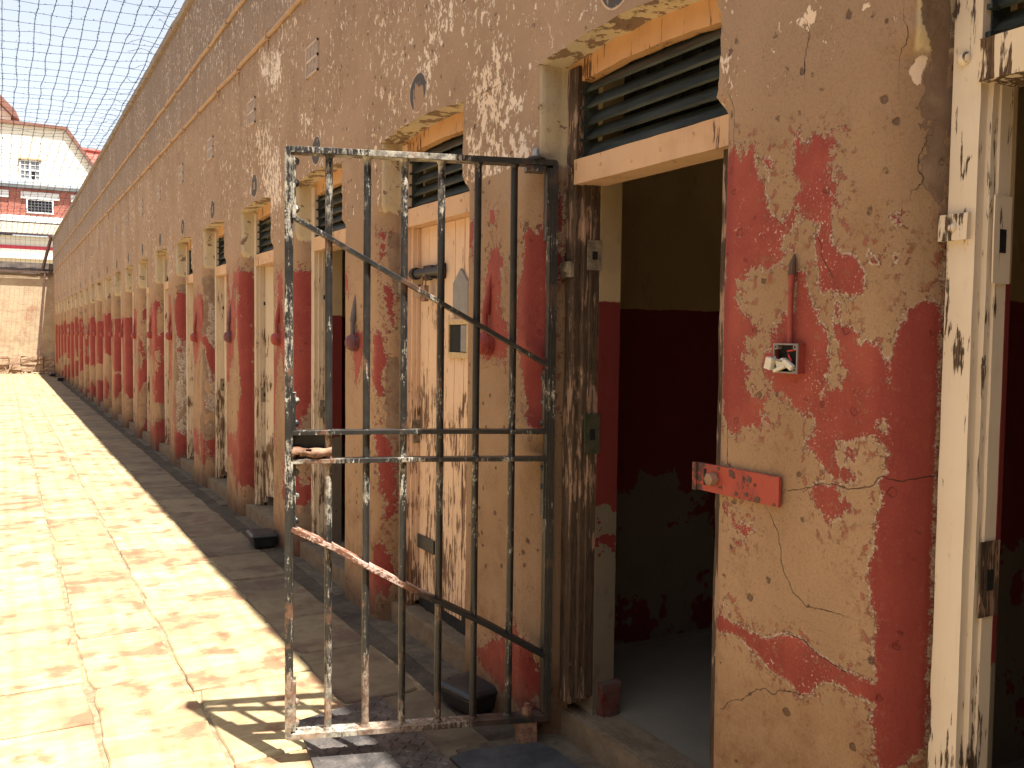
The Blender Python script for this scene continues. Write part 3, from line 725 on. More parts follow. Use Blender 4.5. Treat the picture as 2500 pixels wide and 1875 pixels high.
flk_m = (co[:, 1] > 2.6) & (co[:, 1] < 12) & (dz > 2.1)
flk[flk_m] = sdf(np.stack([co[flk_m, 1], dz[flk_m]], 1), PAINT['flkU'])
me = bpy.data.meshes.new("wall")
me.from_pydata(co.tolist(), [], np.concatenate(W.faces).tolist())
for nm, arr in (('f', F_), ('red', red), ('grey', grey), ('pale', pale), ('flp', flp), ('flk', flk), ('crk', crk), ('flat0', FL)):
    a = me.attributes.new(nm, 'FLOAT', 'POINT'); a.data.foreach_set('value', arr.astype(np.float32))
me.materials.append(M['wall'])
me.polygons.foreach_set('use_smooth', [True] * len(me.polygons))
me.update()
block = tag(empty("cell_block", (0, 0, 0)), "long tan plastered cell block with peeling red dado and a row of narrow arched doorways", "building")
wall = bpy.data.objects.new("wall", me); COL.objects.link(wall); wall.parent = block

# coping, roof and back of the block
b = MB()
y = -3.0
while y < YEND:
    L = random.uniform(1.1, 1.9); y2 = min(y + L, YEND)
    d = random.uniform(-.006, .006)
    b.box(-.032 + d, .40, y + .002, y2 - .002, TOP - .03 + d, TOP + .055 + d, jit=.007, segs=(2, 8, 2)); y = y2
b.build("coping", M['coping'], block)
b = MB()
b.box(.30, 3.4, -3.0, YEND, 4.25, 4.40)
b.box(.30, .38, -3.0, YEND, 2.98, 4.25); b.box(3.2, 3.4, -3.0, YEND, 0, 4.25)
b.box(.0, 3.2, -3.2, -3.0, 0, TOP)
b.build("roof", M['coping'], block)

# conduits along the wall above the doors
for zc, rr, seed in ((3.72, .017, 1), (4.207, .017, 2)):
    b = MB(); pp = []; rs = []
    y = -2.5
    while y < YEND - .05:
        n_ = noise.fractal(Vector((y * 2.2, seed * 5, 0)), 1, 2, 3)
        pp.append((-.012, y, zc + n_ * .010)); rs.append(rr * (1 + .25 * noise.noise(Vector((y * 7, seed, 2))))); y += .09 if y < 14 else .3
    b.tube(pp, rs, 8)
    y = .7 if seed == 1 else 1.6
    while y < YEND - 1:      # saddles and drips of plaster
        b.box(-.034, .004, y - .014, y + .014, zc - .03, zc + .027, jit=.004, segs=(1, 2, 2))
        if seed == 1:
            L = random.uniform(.03, .16); b.tube([(-.006, y + .03, zc), (-.005, y + .03, zc - L * .6), (-.001, y + .03, zc - L)], [.012, .010, .003], 6)
        y += random.uniform(.75, .95)
    b.build("conduit", M['pipe'], block, smooth=True)

# ------------------------------------------------------------------ rooms behind the doorways
def room(k):
    b = MB(); a0, a1 = yR(k) + .06, yL(k) - .132 + (.030 if k == -1 else 0); r0, r1 = a0 - .08, a1 + .56; X0, X1 = (.205 if k == -1 else .285), 2.6; z0, z1 = .112, 2.9
    def q(*p):
        i = len(b.v); b.v += list(p); b.quad((i, i + 1, i + 2, i + 3))
    q((X0, r0, z0), (X1, r0, z0), (X1, r0, z1), (X0, r0, z1)); q((X0, r1, z0), (X1, r1, z0), (X1, r1, z1), (X0, r1, z1))
    q((X1, r0, z0), (X1, r1, z0), (X1, r1, z1), (X1, r0, z1)); q((X0, r0, z0), (X1, r0, z0), (X1, r1, z0), (X0, r1, z0))
    q((X0, r0, z1), (X1, r0, z1), (X1, r1, z1), (X0, r1, z1))
    q((X0, r0, z0), (X0, a0, z0), (X0, a0, z1), (X0, r0, z1)); q((X0, a1, z0), (X0, r1, z0), (X0, r1, z1), (X0, a1, z1))
    q((X0, a0, 2.56), (X0, a1, 2.56), (X0, a1, z1), (X0, a0, z1))
    for yy in (a0, a1): q((.19, yy, 0), (X0, yy, 0), (X0, yy, 2.60), (.19, yy, 2.60))
    q((.131, a0, 2.56), (X0, a0, 2.56), (X0, a1, 2.56), (.131, a1, 2.56))
    # back of the reveal, between plaster corner and the jamb
    q((.19, a1, 0), (.19, yL(k) + .02, 0), (.19, yL(k) + .02, 2.60), (.19, a1, 2.60))
    q((.19, yR(k) - .02, 0), (.19, a0, 0), (.19, a0, 2.60), (.19, yR(k) - .02, 2.60))
    return b
def wall_thick(k):
    pass

def post_mat(k):
    return {-1: M['woodA'], 0: M['woodB'], 1: M['woodC']}.get(k, M['woodD'])
def lintel_mat(k): return {-1: M['lintelA']}.get(k, M['lintel'])
def doorway(k):
    det = k <= 4
    sg = 26 if k <= 1 else (10 if det else 1)
    jt = .004 if k == 0 else (.002 if det else 0)
    a, c = yR(k), yL(k); zb = .16 if k == 0 else .115
    b = MB()
    c = yL(k) + (.018 if k == -1 else 0)
    b.box(.102, .165, c - .100, c - .033, zb, 2.53, jit=jt, segs=(2 if det else 1, 2 if det else 1, sg))
    b.box(.128, .185, c - (.112 if k == -1 else .120), c - .098, zb + .02, 2.10, jit=jt, segs=(2 if det else 1, 2 if det else 1, sg))
    b.box(.150, .198, c - (.118 if k == -1 else .130), c - .110, zb + .03, 2.098, jit=jt * .5, segs=(2, 1, sg))
    b.box(.105, .205, a + .001, a + .046, .115, 2.53, jit=jt, segs=(1, 1, sg))
    b.box(.122, .232, a + .048, a + .085, .13, 2.10, jit=jt, segs=(1, 1, sg))
    o = b.build("door_frame", post_mat(k), block, label={
        -1: "cream painted door frame at the right edge with chipped corner", 0: "rotten brown peeling door frame behind the hinge of the open gate"}.get(k))
    b = MB()
    sy = 30 if det else 4
    b.box(.092, .205, a + .003, c - .097, 2.100, 2.190, jit=.003 if det else 0, segs=(2, sy, 2))
    if det:
        for t in (.2, .37, .53, .72):
            yy = a + (c - a) * t; zz = 2.145 + .015 * math.sin(t * 9)
            b.dome((.092, yy, zz), (-1, 0, 0), .007, .004, 8, 3)
    b.build("lintel", lintel_mat(k), o)
    # painted board following the arch
    ys = [a + (c - a) * i / 16 for i in range(17)]
    b = MB(); pr = [(y, arch(k, y) + .004) for y in ys] + [(y, arch(k, y) - .083 + (.007 * noise.noise(Vector((y * 25, k, 0))) if det else 0)) for y in reversed(ys)]
    b.poly_prism(pr, 'x', .118, .160)
    b.build("arch_board", M['archw'], o)
    # slatted vent over the door
    b = MB()
    n = 5
    for i in range(n):
        zc = 2.222 + i * .0585; tl = math.radians(50) + .02 * math.sin(i * 2.3 + k)
        w_ = .033; t_ = .005
        y0, y1 = a + .02, c - .085
        rr_ = random.Random(k * 31 + i)
        tl += rr_.uniform(-.07, .07); ym = (y0 + y1) / 2
        rot = Matrix.Translation((.160 + rr_.uniform(-.003, .003), ym, zc + .010)) @ Matrix.Rotation(rr_.uniform(-.008, .008), 4, 'X') @ Matrix.Translation((0, -ym, 0)) @ Matrix.Rotation(-tl, 4, 'Y')
        b.box(-w_, w_, y0, y1, -t_, t_, rot=rot, jit=.0028 if det else 0, segs=(1, 14 if det else 1, 1))
    b.box(.125, .225, a + .005, a + .02, 2.192, 2.50); b.box(.128, .225, c - .104, c - .090, 2.192, 2.50)
    if det:   # curled slat ends
        for i in range(n):
            zc = 2.212 + i * .0585
            b.box(.112, .146, c - .112, c - .088, zc - .014, zc - .004, jit=.004, segs=(2, 2, 1))
    vent = b.build("louver_vent", M['slat'], o)
    b = MB()
    nb = 9 if det else 5
    for i in range(nb):
        yy = a + .06 + (c - a - .16) * i / (nb - 1)
        b.tube([(.262, yy, 2.19), (.262, yy, 2.55)], .008, 6)
    b.box(.285, .289, a + .05, c - .1, 2.19, 2.55)
    b.build("vent_bar", M['dark'], o)
    # lock keeps let into the post
    if det:
        for (z0, z1, mt) in (((1.79, 1.90, M['plate']), (1.11, 1.26, M['greenp'])) if k == 0 else ((1.67, 1.86, M['woodA']), (.93, 1.10, M['woodB'])) if k == -1 else ((1.74, 1.85, M['woodD']), (.98, 1.10, M['plate']))):
            b = MB(); yy = c - (.119 if k == -1 else .131)
            x0, x1 = (.132, .200) if z0 < 1.5 else (.134, .194)
            b.cur = 0
            b.box(x0, x1, yy - .004, yy - .0005, z0, z1, jit=.0015, segs=(2, 1, 3))
            b.cur = 1; xm = (x0 + x1) / 2
            b.box(xm - .010, xm + .012, yy - .0055, yy - .002, z0 + (z1 - z0) * .35, z0 + (z1 - z0) * .62)
            b.build("lock_plate", [mt, M['dark']], o)
    if k <= 1:
        b = MB(); z0 = 1.765
        b.box(.088, .104, c - .090, c - .020, z0, z0 + .058, jit=.002, segs=(1, 3, 3))
        b.build("hinge_strap", M['woodA'] if k == -1 else M['plate'], o)
        b = MB(); b.dome((.088, c - .055, z0 + .028), (-1, 0, 0), .011, .007, 10, 3); b.build("bolt_head", M['woodA'] if k == -1 else M['plate'], o)
        b = MB(); b.dome((.100, c - .060, 2.16), (-1, 0, 0), .016, .014, 12, 4); b.build("bolt_head", M['woodA'] if k == -1 else M['woodB'], o)
    # doorstep
    b = MB(); x0 = .125 if k <= 0 else (.07 if k == 1 else .04)
    sy = 24 if k <= 2 else 4
    b.box(x0, .5, a - .02, c + .02, -.02, .11, jit=.006 if k <= 2 else .003, segs=(4, sy, 3))
    for j in range(7 if k <= 2 else 0):
        xx = x0 + .02 + j * .013; b.box(xx, xx + .006, a + .01, c - .01, .106, .1135, jit=.0006, segs=(1, 6, 1))
    b.build("doorstep", M['concrete'], block)
    return o
b = MB(); a1 = yL(0) - .132; b.box(.215, .300, a1 - .035, a1 + .01, .105, .235, jit=.016, segs=(3, 3, 4))
b.build("jamb_plinth", mat_simple("crumbling_red_plinth", (.12, .022, .02), (.09, .07, .055), 14, .9), block)
frames = {}
for k in range(-1, NB):
    frames[k] = doorway(k)
    rb = room(k).build("cell_interior", M['inside'], block)
# ------------------------------------------------------------------ cell doors
def planks(b, x0, x1, y0, y1, z0, z1, n, jit=.002, rag=.0):
    w = (y1 - y0) / n
    for i in range(n):
        a, c = y0 + i * w, y0 + (i + 1) * w
        zz = z0 + (random.uniform(0, rag) if rag else 0)
        b.box(x0 + random.uniform(-.002, .002), x1, a + .0025, c - .0025, zz, z1, jit=jit, segs=(1, 2, 20))
for k in range(1, NB):
    if k == 2: continue
    b = MB(); a, c = yR(k) + .086, yL(k) - .132
    if k <= 5: planks(b, .168, .205, a, c, .17 if k > 1 else .165, 2.098, 6 if k > 1 else 7, jit=.0025, rag=.05 if k == 1 else .02)
    else: b.box(.17, .205, a, c, .13, 2.098)
    d = b.build("door", M['woodC'] if k in (1,) else M['woodD'], block,
                label="closed cream plank door with peeled brown boards, padlocked bolt and hatch" if k == 1 else None)
    if k in (3,):   # stands ajar, swung into the cell
        d.location = (.02, 0, 0)
        piv = Vector((.17, c, 0)); rz = math.radians(24)
        d.matrix_world = Matrix.Translation(piv) @ Matrix.Rotation(rz, 4, 'Z') @ Matrix.Translation(-piv)
    if k == 1:
        b = MB(); y0, y1, z0, z1, xf = 3.80, 4.03, 1.437, 1.625, .150
        t = .028
        b.box(xf, .167, y0, y1, z1 - t, z1); b.box(xf, .167, y0, y1, z0, z0 + t)
        b.box(xf, .167, y0, y0 + t, z0 + t, z1 - t); b.box(xf, .167, y1 - .012, y1, z0 + t, z1 - t)
        b.build("hatch", M['hatch'], d, bevel=.002)
        b = MB(); b.box(.158, .1665, y0 + t, y1 - .012, z0 + t, z1 - t); b.build("hatch_slot", M['dark'], d)
        b = MB(); b.box(.150, .157, y0 + t, y0 + .085, z0 + t + .004, z1 - t - .004); b.build("hatch_slide", M['greyp'], d)
        b = MB(); b.poly_prism([(3.825, 1.64), (3.985, 1.64), (3.985, 1.795), (3.905, 1.862), (3.825, 1.795)], 'x', .155, .165)
        b.build("cover_plate", M['greyp'], d)
        b = MB()
        b.tube([(.135, 4.07, 1.862), (.135, 4.44, 1.862)], .023, 12); b.tube([(.135, 4.375, 1.862), (.135, 4.41, 1.862)], .032, 12)
        b.box(.150, .168, 4.09, 4.17, 1.825, 1.90); b.box(.150, .168, 4.25, 4.33, 1.825, 1.90)
        b.box(.13, .168, 4.19, 4.245, 1.83, 1.895)
        b.build("bolt", M['black'], d, smooth=True, bevel=.002)
        b = MB()
        b.tube([(.118, 4.245 + .02 * math.cos(t_), 1.822 + .028 * math.sin(t_)) for t_ in np.linspace(0, PI, 9)] + [(.118, 4.225, 1.79)], .0045, 6)
        b.tube([(.118, 4.265, 1.825), (.118, 4.265, 1.79)], .0045, 6)
        b.box(.106, .130, 4.212, 4.277, 1.715, 1.795)
        b.build("padlock", M['rust'], d, bevel=.003)
        b = MB(); b.box(.158, .166, 4.19, 4.40, .43, .50, jit=.003, segs=(1, 5, 2)); b.build("strap", M['black'], d)
        b = MB()   # rot at the foot of the door
        b.box(.172, .20, a + .01, c - .01, .115, .20, jit=.012, segs=(1, 20, 2)); b.build("rotten_edge", M['dark'], d)

# ------------------------------------------------------------------ number discs, air bricks
def mat_disc(nm, worn):
    g = G(nm)
    Pc = g.coord('Object'); n = g.noise(g.scale(Pc, (1, 26, 13)), 1, 6, .65); n2 = g.noise(Pc, 60, 3)
    f = g.attr('rim')
    col = g.mix(n2, (.055, .052, .055), (.10, .092, .09))
    peel = g.step(g.add(n, g.mul(g.attr('wear'), worn)), .60, .612)
    col = g.mix(peel, col, g.mix(n2, (.30, .19, .12), (.37, .235, .155)))
    col = g.mix(g.mul(f, g.step(n, .35, .5)), col, (.55, .42, .33))
    return g.done(col, .85, g.bump(n, .003, .5))
M['disc1'] = mat_disc("worn_dark_disc_paint", .36); M['disc2'] = mat_disc("dark_disc_paint", .0)
def disc(k):
    yc, zc, r = yR(k) + .47, 2.694, .088 if k != 1 else .092
    v = [(-.0025, yc, zc)]; f = []; rim = [0.0]; wear = [.7]
    n = 28
    for j, (q, rm) in enumerate(((.25, 0), (.45, 0), (.7, 0), (.9, 0), (1.0, 0), (1.04, 1), (1.10, 1))):
        for i in range(n):
            a = 2 * PI * i / n; rr = r * q * (1 + .02 * math.sin(a * 3 + k))
            v.append((-.0025 if q < 1.05 else -.0012, yc + rr * math.cos(a), zc + rr * math.sin(a) * .95)); rim.append(rm)
            wear.append(.1 if k == 0 else max(0, .85 - ((math.cos(a) * q + .12) ** 2 + (math.sin(a) * q + .42) ** 2) * .9))
    for i in range(n): f.append((0, 1 + i, 1 + (i + 1) % n))
    for j in range(6):
        for i in range(n):
            f.append((1 + j * n + i, 1 + (j + 1) * n + i, 1 + (j + 1) * n + (i + 1) % n, 1 + j * n + (i + 1) % n))
    me = bpy.data.meshes.new("number_disc"); me.from_pydata(v, [], f)
    a_ = me.attributes.new('rim', 'FLOAT', 'POINT'); a_.data.foreach_set('value', rim)
    a_ = me.attributes.new('wear', 'FLOAT', 'POINT'); a_.data.foreach_set('value', wear)
    me.materials.append(M['disc1'] if k in (1, 0) else M['disc2'])
    o = bpy.data.objects.new("number_disc", me); COL.objects.link(o); o.parent = block
    return o, yc, zc
def glyph(rects, o, yc, zc, s):
    b = MB()
    for (u0, u1, w0, w1) in rects:      # u to the right as seen from the yard (-y), w up
        b.box(-.0042, -.0030, yc - u1 * s, yc - u0 * s, zc + w0 * s, zc + w1 * s)
    b.build("number", M['vent'], o)
ONE = [(-.5, -.3, -.8, .8)]
ZERO = [(.0, .2, -.8, .8), (.5, .7, -.8, .8), (.2, .5, .6, .8), (.2, .5, -.8, -.6)]
EIGHT = [(-.4, -.2, -.8, .8), (.2, .4, -.8, .8), (-.2, .2, .6, .8), (-.2, .2, -.1, .1), (-.2, .2, -.8, -.6)]
for k in range(0, NB):
    o, yc, zc = disc(k)
    if k == 3: glyph(ONE + ZERO, o, yc, zc, .034)
    if k in (4, 5): glyph(EIGHT, o, yc, zc, .036)
for k in range(2, NB):
    yc = yR(k) + .55; zc = 3.275 + .005 * math.sin(k)
    b = MB(); det = k < 8
    b.cur = 0
    hw, hh = .122, .098
    b.box(-.010, .0, yc - hw, yc + hw, zc + hh - .014, zc + hh); b.box(-.010, .0, yc - hw, yc + hw, zc - hh, zc - hh + .012)
    b.box(-.010, .0, yc - hw, yc - hw + .012, zc - hh, zc + hh); b.box(-.012, .0, yc + hw - .014, yc + hw, zc - hh, zc + hh)
    b.box(-.010, .0, yc - hw, yc + hw, zc - .009, zc + .009)
    nb = 8 if det else 4
    for i in range(1, nb):
        for (s0, s1) in ((-hh + .012, -.009), (.009, hh - .014)):
            yy = yc - hw + 2 * hw * i / nb
            sl = .012
            b.poly_prism([(yy - .007, zc + s0), (yy + .005, zc + s0), (yy + .005 + sl, zc + s1), (yy - .007 + sl, zc + s1)], 'x', -.009, -.001)
    b.cur = 1; b.box(-.003, -.0012, yc - hw + .01, yc + hw - .01, zc - hh + .01, zc + hh - .01)
    b.build("air_vent", [M['vent'], M['band']], block)

# ------------------------------------------------------------------ hasp plate on the nearest pier
hp = MB()
hp.box(-.017, -.008, 1.685, 2.005, 1.113, 1.190, jit=.0015, segs=(1, 12, 3))
hp.box(-.024, -.012, 1.997, 2.012, 1.111, 1.190, jit=.001, segs=(1, 1, 3))
ho = hp.build("hasp_plate", mat_hasp(), block, label="red painted iron hasp plate jutting from the pier over the open doorway")
b = MB(); b.tube([(-.017, 1.928, 1.152), (-.040, 1.928, 1.152)], [.021, .018], 6); b.build("bolt_head", M['rust'], ho, bevel=.002)
b = MB()
for (yy, zz, s) in ((1.86, 1.177, .011), (1.85, 1.168, .006), (1.79, 1.168, .008), (1.77, 1.158, .005), (1.80, 1.128, .007), (1.76, 1.120, .010), (1.84, 1.124, .006), (1.70, 1.116, .006), (1.91, 1.184, .006)):
    pl = [(yy + s * (1 + .4 * math.sin(3 * a + yy * 50)) * math.cos(a), min(1.1885, max(1.1145, zz + s * .9 * math.sin(a)))) for a in np.linspace(0, 2 * PI, 11)[:-1]]
    b.poly_prism(pl, 'x', -.0185, -.0165)
b.build("rust_chip", M['beam'], ho)
b = MB(); b.box(-.0186, -.016, 1.962, 1.970, 1.130, 1.176); b.build("slot", M['dark'], ho)

# ------------------------------------------------------------------ electrical boxes on the piers
def conduit_box(cone_mat, top_mat):
    r = empty("junction_box", (0, 0, 0))
    b = MB()
    b.lathe((0, 0, 0), (-1, 0, 0), [(0, .051), (.008, .051), (.008, .046), (.020, .045), (.020, .049), (.028, .049), (.028, .044), (.043, .041), (.054, .032), (.060, .016), (.061, .001)], 24)
    for t in (.6, 2.2, 3.7, 5.3):
        b.box(-.026, -.002, .048 * math.cos(t) - .006, .048 * math.cos(t) + .006, .048 * math.sin(t) - .006, .048 * math.sin(t) + .006)
    b.tube([(-.02, .042, -.005), (-.02, .068, -.005)], [.015, .012], 10)
    b.build("housing", cone_mat, r, smooth=True)
    b = MB(); b.tube([(-.018, 0, .038), (-.018, 0, .13), (-.012, 0, .17)], [.012, .0125, .013], 10)
    b.build("conduit", cone_mat, r, smooth=True)
    b = MB(); b.tube([(-.016, 0, .12), (-.010, -.002, .16), (-.003, -.008, .23), (.003, -.014, .29)], [.017, .0165, .011, .002], 10)
    b.build("cement_cap", top_mat, r, smooth=True)
    return r
protos = {}
lab = {1: "red round junction box with tapered conduit on the pier right of the closed cream door",
       2: "round junction box under a bare grey conduit spike, seen through the gate",
       3: "red round junction box on the narrow pier just left of the open gate",
       4: "purplish red junction box on the second pier left of the gate",
       5: "dull red junction box on the third pier left of the gate",
       6: "red junction box on the fourth pier left of the gate, knob facing the opening",
       7: "dark red junction box on the fifth pier left of the gate",
       8: "blackish junction box on the sixth pier left of the gate"}
pa = conduit_box(M['redp'], M['redp'])
for k in range(1, NB):
    o = pa if k == 1 else copy_tree(pa)
    o.location = (0, yL(k - 1) + .385 + (.02 if k == 3 else 0), 1.506 + .008 * math.sin(k * 2.1))
    if k > 1: o.rotation_euler = (random.uniform(-.15, .15), 0, 0)
    if k in (2, 4):
        for c in [c for c in bpy.data.objects if c.parent == o]:
            c.data = c.data.copy()
            c.data.materials[0] = M['plum'] if k == 4 or c.name.startswith('housing') else mat_simple("bare_grey_cement", (.09, .08, .085), (.15, .13, .13), 20, .8)
    tag(o, lab.get(k, "small dark red junction box on one of the far piers"), "junction box", "junction boxes on the wall piers")

ob = tag(empty("open_junction_box", (0, 1.668, 1.495)), "open grey electrical box spilling white connectors on the nearest pier", "junction box")
b = MB(); w, h, d, t = .041, .0375, .026, .004
for (a0, a1, c0, c1) in ((-w, w, h - t, h), (-w, w, -h, -h + t), (-w, -w + t, -h + t, h - t), (w - t, w, -h + t, h - t)):
    b.box(-d + .004, .002, a0 - (.0005), a1 + .0005, c0, c1)
b.box(-.006, .002, -w + t, w - t, -h + t, h - t)
b.build("box_body", M['redp'], ob, bevel=.001); b = MB()
for (a0, a1, c0, c1) in ((-w, w, h - t, h), (-w, w, -h, -h + t), (-w, -w + t, -h + t, h - t), (w - t, w, -h + t, h - t)):
    b.box(-d, -d + .0035, a0, a1, c0, c1)
for sy in (-1, 1):
    for sz in (-1, 1):
        b.tube([(-.004, sy * (w - .009), sz * (h - .009)), (-d, sy * (w - .009), sz * (h - .009))], .0065, 10)
b.build("rim", M['greyp'], ob)
b = MB(); b.box(-.009, -.0065, -w + t + .001, w - t - .001, -h + t + .001, h - t - .001)
for sy in (-1, 1):
    for sz in (-1, 1):
        b.tube([(-d - .0006, sy * (w - .009), sz * (h - .009)), (-d + .002, sy * (w - .009), sz * (h - .009))], .003, 8)
b.build("box_inside", M['dark'], ob)
b = MB()
for (cx, cy, cz, rx, sz_) in ((-.034, .043, -.014, .25, (.008, .011, .015)), (-.022, .014, -.012, -.3, (.008, .014, .010)), (-.026, -.014, -.016, .6, (.007, .016, .007)), (-.030, .012, -.026, -.35, (.006, .020, .004))):
    rot = Matrix.Translation((cx, cy, cz)) @ Matrix.Rotation(rx, 4, 'X')
    b.box(-sz_[0], sz_[0], -sz_[1], sz_[1], -sz_[2], sz_[2], rot=rot)
b.build("connector", M['white'], ob, bevel=.0015)
b = MB(); b.tube([(-.010, -.033, .024), (-.022, -.027, .022), (-.026, -.008, .018), (-.025, -.012, .006), (-.022, -.018, -.006)], .0026, 7)
b.build("red_wire", mat_simple("red_cable", (.45, .05, .05), (.4, .04, .04), 9, .4), ob, smooth=True)
b = MB(); b.tube([(-.030, .030, .004), (-.034, .024, -.003), (-.030, .006, -.008)], .0030, 7); b.build("grey_wire", M['greyp'], ob, smooth=True)
b = MB(); b.tube([(-.010, .0, .0385), (-.011, .0, .16), (-.010, .0, .215)], [.0065, .007, .008], 10); b.build("conduit", M['redp'], ob, smooth=True)
b = MB(); b.tube([(-.010, 0, .21), (-.010, -.001, .235), (-.004, -.002, .262)], [.0095, .009, .002], 8); b.build("conduit_tip", M['beam'], ob, smooth=True)

# ------------------------------------------------------------------ the open iron gate
gate = tag(empty("steel_gate", (.060, 2.905, 0), math.atan2(.301, -.954)), "open barred iron gate with worn black paint and two diagonal braces", "gate")
Lg, zb, zt = .980, .100, 2.182
def rounded(x0, x1, z0, z1, r):
    pts = []
    for cx, cz, a0 in ((x1 - r, z1 - r, 0), (x0 + r, z1 - r, 90), (x0 + r, z0 + r, 180), (x1 - r, z0 + r, 270)):
        for i in range(5):
            a = math.radians(a0 + 90 * i / 4); pts.append((cx + r * math.cos(a), cz + r * math.sin(a)))
    return pts
def dense(path, step=.12):
    out = []
    for a, b_ in zip(path, path[1:] + path[:1]):
        n = max(1, int(math.hypot(b_[0] - a[0], b_[1] - a[1]) / step))
        for i in range(n): out.append((a[0] + (b_[0] - a[0]) * i / n, a[1] + (b_[1] - a[1]) * i / n))
    return out
b = MB()
b.strip(dense(rounded(.0105, Lg - .0125, zb, zt, .006)), .021, .062, closed=True)
b.box(.0005, .030, -.026, .026, zb + .02, zt - .02, jit=.0008, segs=(1, 1, 16)); b.box(Lg - .030, Lg - .0022, -.026, .026, zb + .02, zt - .02, jit=.0008, segs=(1, 1, 16))
# doubled stile at the lock side, in lengths with a visible joint
b.box(Lg - .040, Lg - .028, -.014, .031, 1.945, 2.155, jit=.001, segs=(1, 1, 6))
b.box(Lg - .039, Lg - .028, -.030, .014, .84, 1.115, jit=.001, segs=(1, 1, 6))
b.box(Lg - .039, Lg - .028, -.030, .014, 1.20, 1.335, jit=.001, segs=(1, 1, 4))
b.box(Lg - .040, Lg - .028, -.030, .018, .115, .30, jit=.001, segs=(1, 1, 4))
# angle plates at the hinge stile
b.box(.028, .040, -.031, .020, 1.90, 2.165, jit=.001, segs=(1, 1, 6))
b.box(.028, .038, -.029, .016, 1.20, 1.42, jit=.001, segs=(1, 1, 4)); b.box(.028, .038, -.029, .016, .86, 1.08, jit=.001, segs=(1, 1, 4))
for z_ in (2.145, 2.07, 1.98, 1.305, 1.225, 1.05, .965, .875, .215, .14):
    b.dome((Lg - .039, -.006, z_), (-1, 0, 0), .014, .013, 12, 4)
for z_ in (1.39, 1.30, 1.22, 1.05, .98): b.dome((.038, -.004, z_), (1, 0, 0), .012, .010, 10, 3)
b.dome((.030, -.004, 2.02), (1, 0, 0), .010, .008, 10, 3)
b.build("frame", M['iron'], gate, bevel=.0018)
for u in (.160, .294, .428, .561, .693, .827):
    b = MB(); w_ = random.uniform(-.002, .002)
    b.tube([(u, 0, zb + .006), (u + w_, 0, .7), (u + w_, 0, 1.4), (u, 0, zt - .006)], .0134, 14)
    for z_, s_ in ((zb + .010, 1), (zt - .011, -1)): b.lathe((u, 0, z_), (0, 0, s_), [(0, .0185), (.004, .0175), (.009, .0145), (.013, .0128)], 9)
    for z_ in (1.192, 1.090): b.lathe((u, .002, z_ - .011), (0, 0, 1), [(0, .0140), (.004, .0165), (.018, .0168), (.022, .0140)], 9)
    b.build("bar", M['iron'], gate, smooth=True)
for z_ in (1.192, 1.090):
    b = MB(); b.strip([(.02, z_ - .004), (.3, z_), (.6, z_ + .002), (Lg - .03, z_ + .001)], .016, .052)
    b.build("rail", M['iron'], gate, bevel=.0015)
b = MB(); b.strip([(Lg - .028, 2.02), (Lg - .028, 1.965), (Lg - .040, 1.945), (.70, 1.812), (.30, 1.590), (.026, 1.438)], .016, .048); b.build("brace", M['iron'], gate, bevel=.0015)
b = MB(); b.strip([(Lg - .024, .850), (.82, .785), (.66, .690), (.5, .600), (.25, .470), (.026, .338)],   .018, .056); b.build("brace", M['ironp'], gate, bevel=.0015)
# lock case between the rails: dark plate with a torn, curled rusty sheet
b = MB(); b.box(Lg - .165, Lg - .022, -.012, -.004, 1.100, 1.186, jit=.002, segs=(4, 1, 2)); lc = b.build("lock_case", M['black'], gate)
b = MB(); n = 14; m = 9
for i in range(n + 1):
    for j in range(m + 1):
        u = Lg - .024 - .140 * i / n; a = math.radians(-70 + 215 * j / m)
        r_ = .017 + .003 * math.sin(i * .9) + .002 * noise.noise(Vector((i * .6, j * .7, 0)))
        b.v.append((u, .014 + r_ * math.cos(a), 1.122 + r_ * math.sin(a) + .003 * math.sin(i * .55)))
for i in range(n):
    for j in range(m):
        if (i in (5, 6) and j in (4, 5)) or (i in (1, 2) and j < 2): continue
        q = i * (m + 1) + j; b.quad((q, q + 1, q + m + 2, q + m + 1))
o = b.build("torn_sheet", M['rust'], lc, smooth=True); sd = o.modifiers.new('solid', 'SOLIDIFY'); sd.thickness = .0025
# pivots
b = MB(); b.lathe((.079, 0, zt + .017), (0, 0, 1), [(0, .011), (.030, .011), (.035, .008)], 14); hg = b.build("hinge_pin", M['galv'], gate, smooth=True)
b = MB(); b.lathe((.079, 0, zt + .009), (0, 0, 1), [(0, .038), (.007, .038), (.014, .026)], 20); b.build("washer", M['iron'], hg)
b = MB(); b.box(.045, .118, -.028, .028, zt - .034, zt - .0115); b.build("hinge_lug", M['iron'], hg, bevel=.002)
b = MB(); b.lathe((.086, 0, zb + .006), (0, 0, 1), [(0, .020), (.026, .020)], 6); b.tube([(.086, 0, zb + .03), (.086, 0, zb + .052)], .010, 10)
b.build("hinge_pin", M['rust'], gate)
b = MB(); b.box(.052, .125, -.030, .030, .0, zb - .012, jit=.003, segs=(3, 3, 3)); b.build("pivot_block", M['rust'], gate)

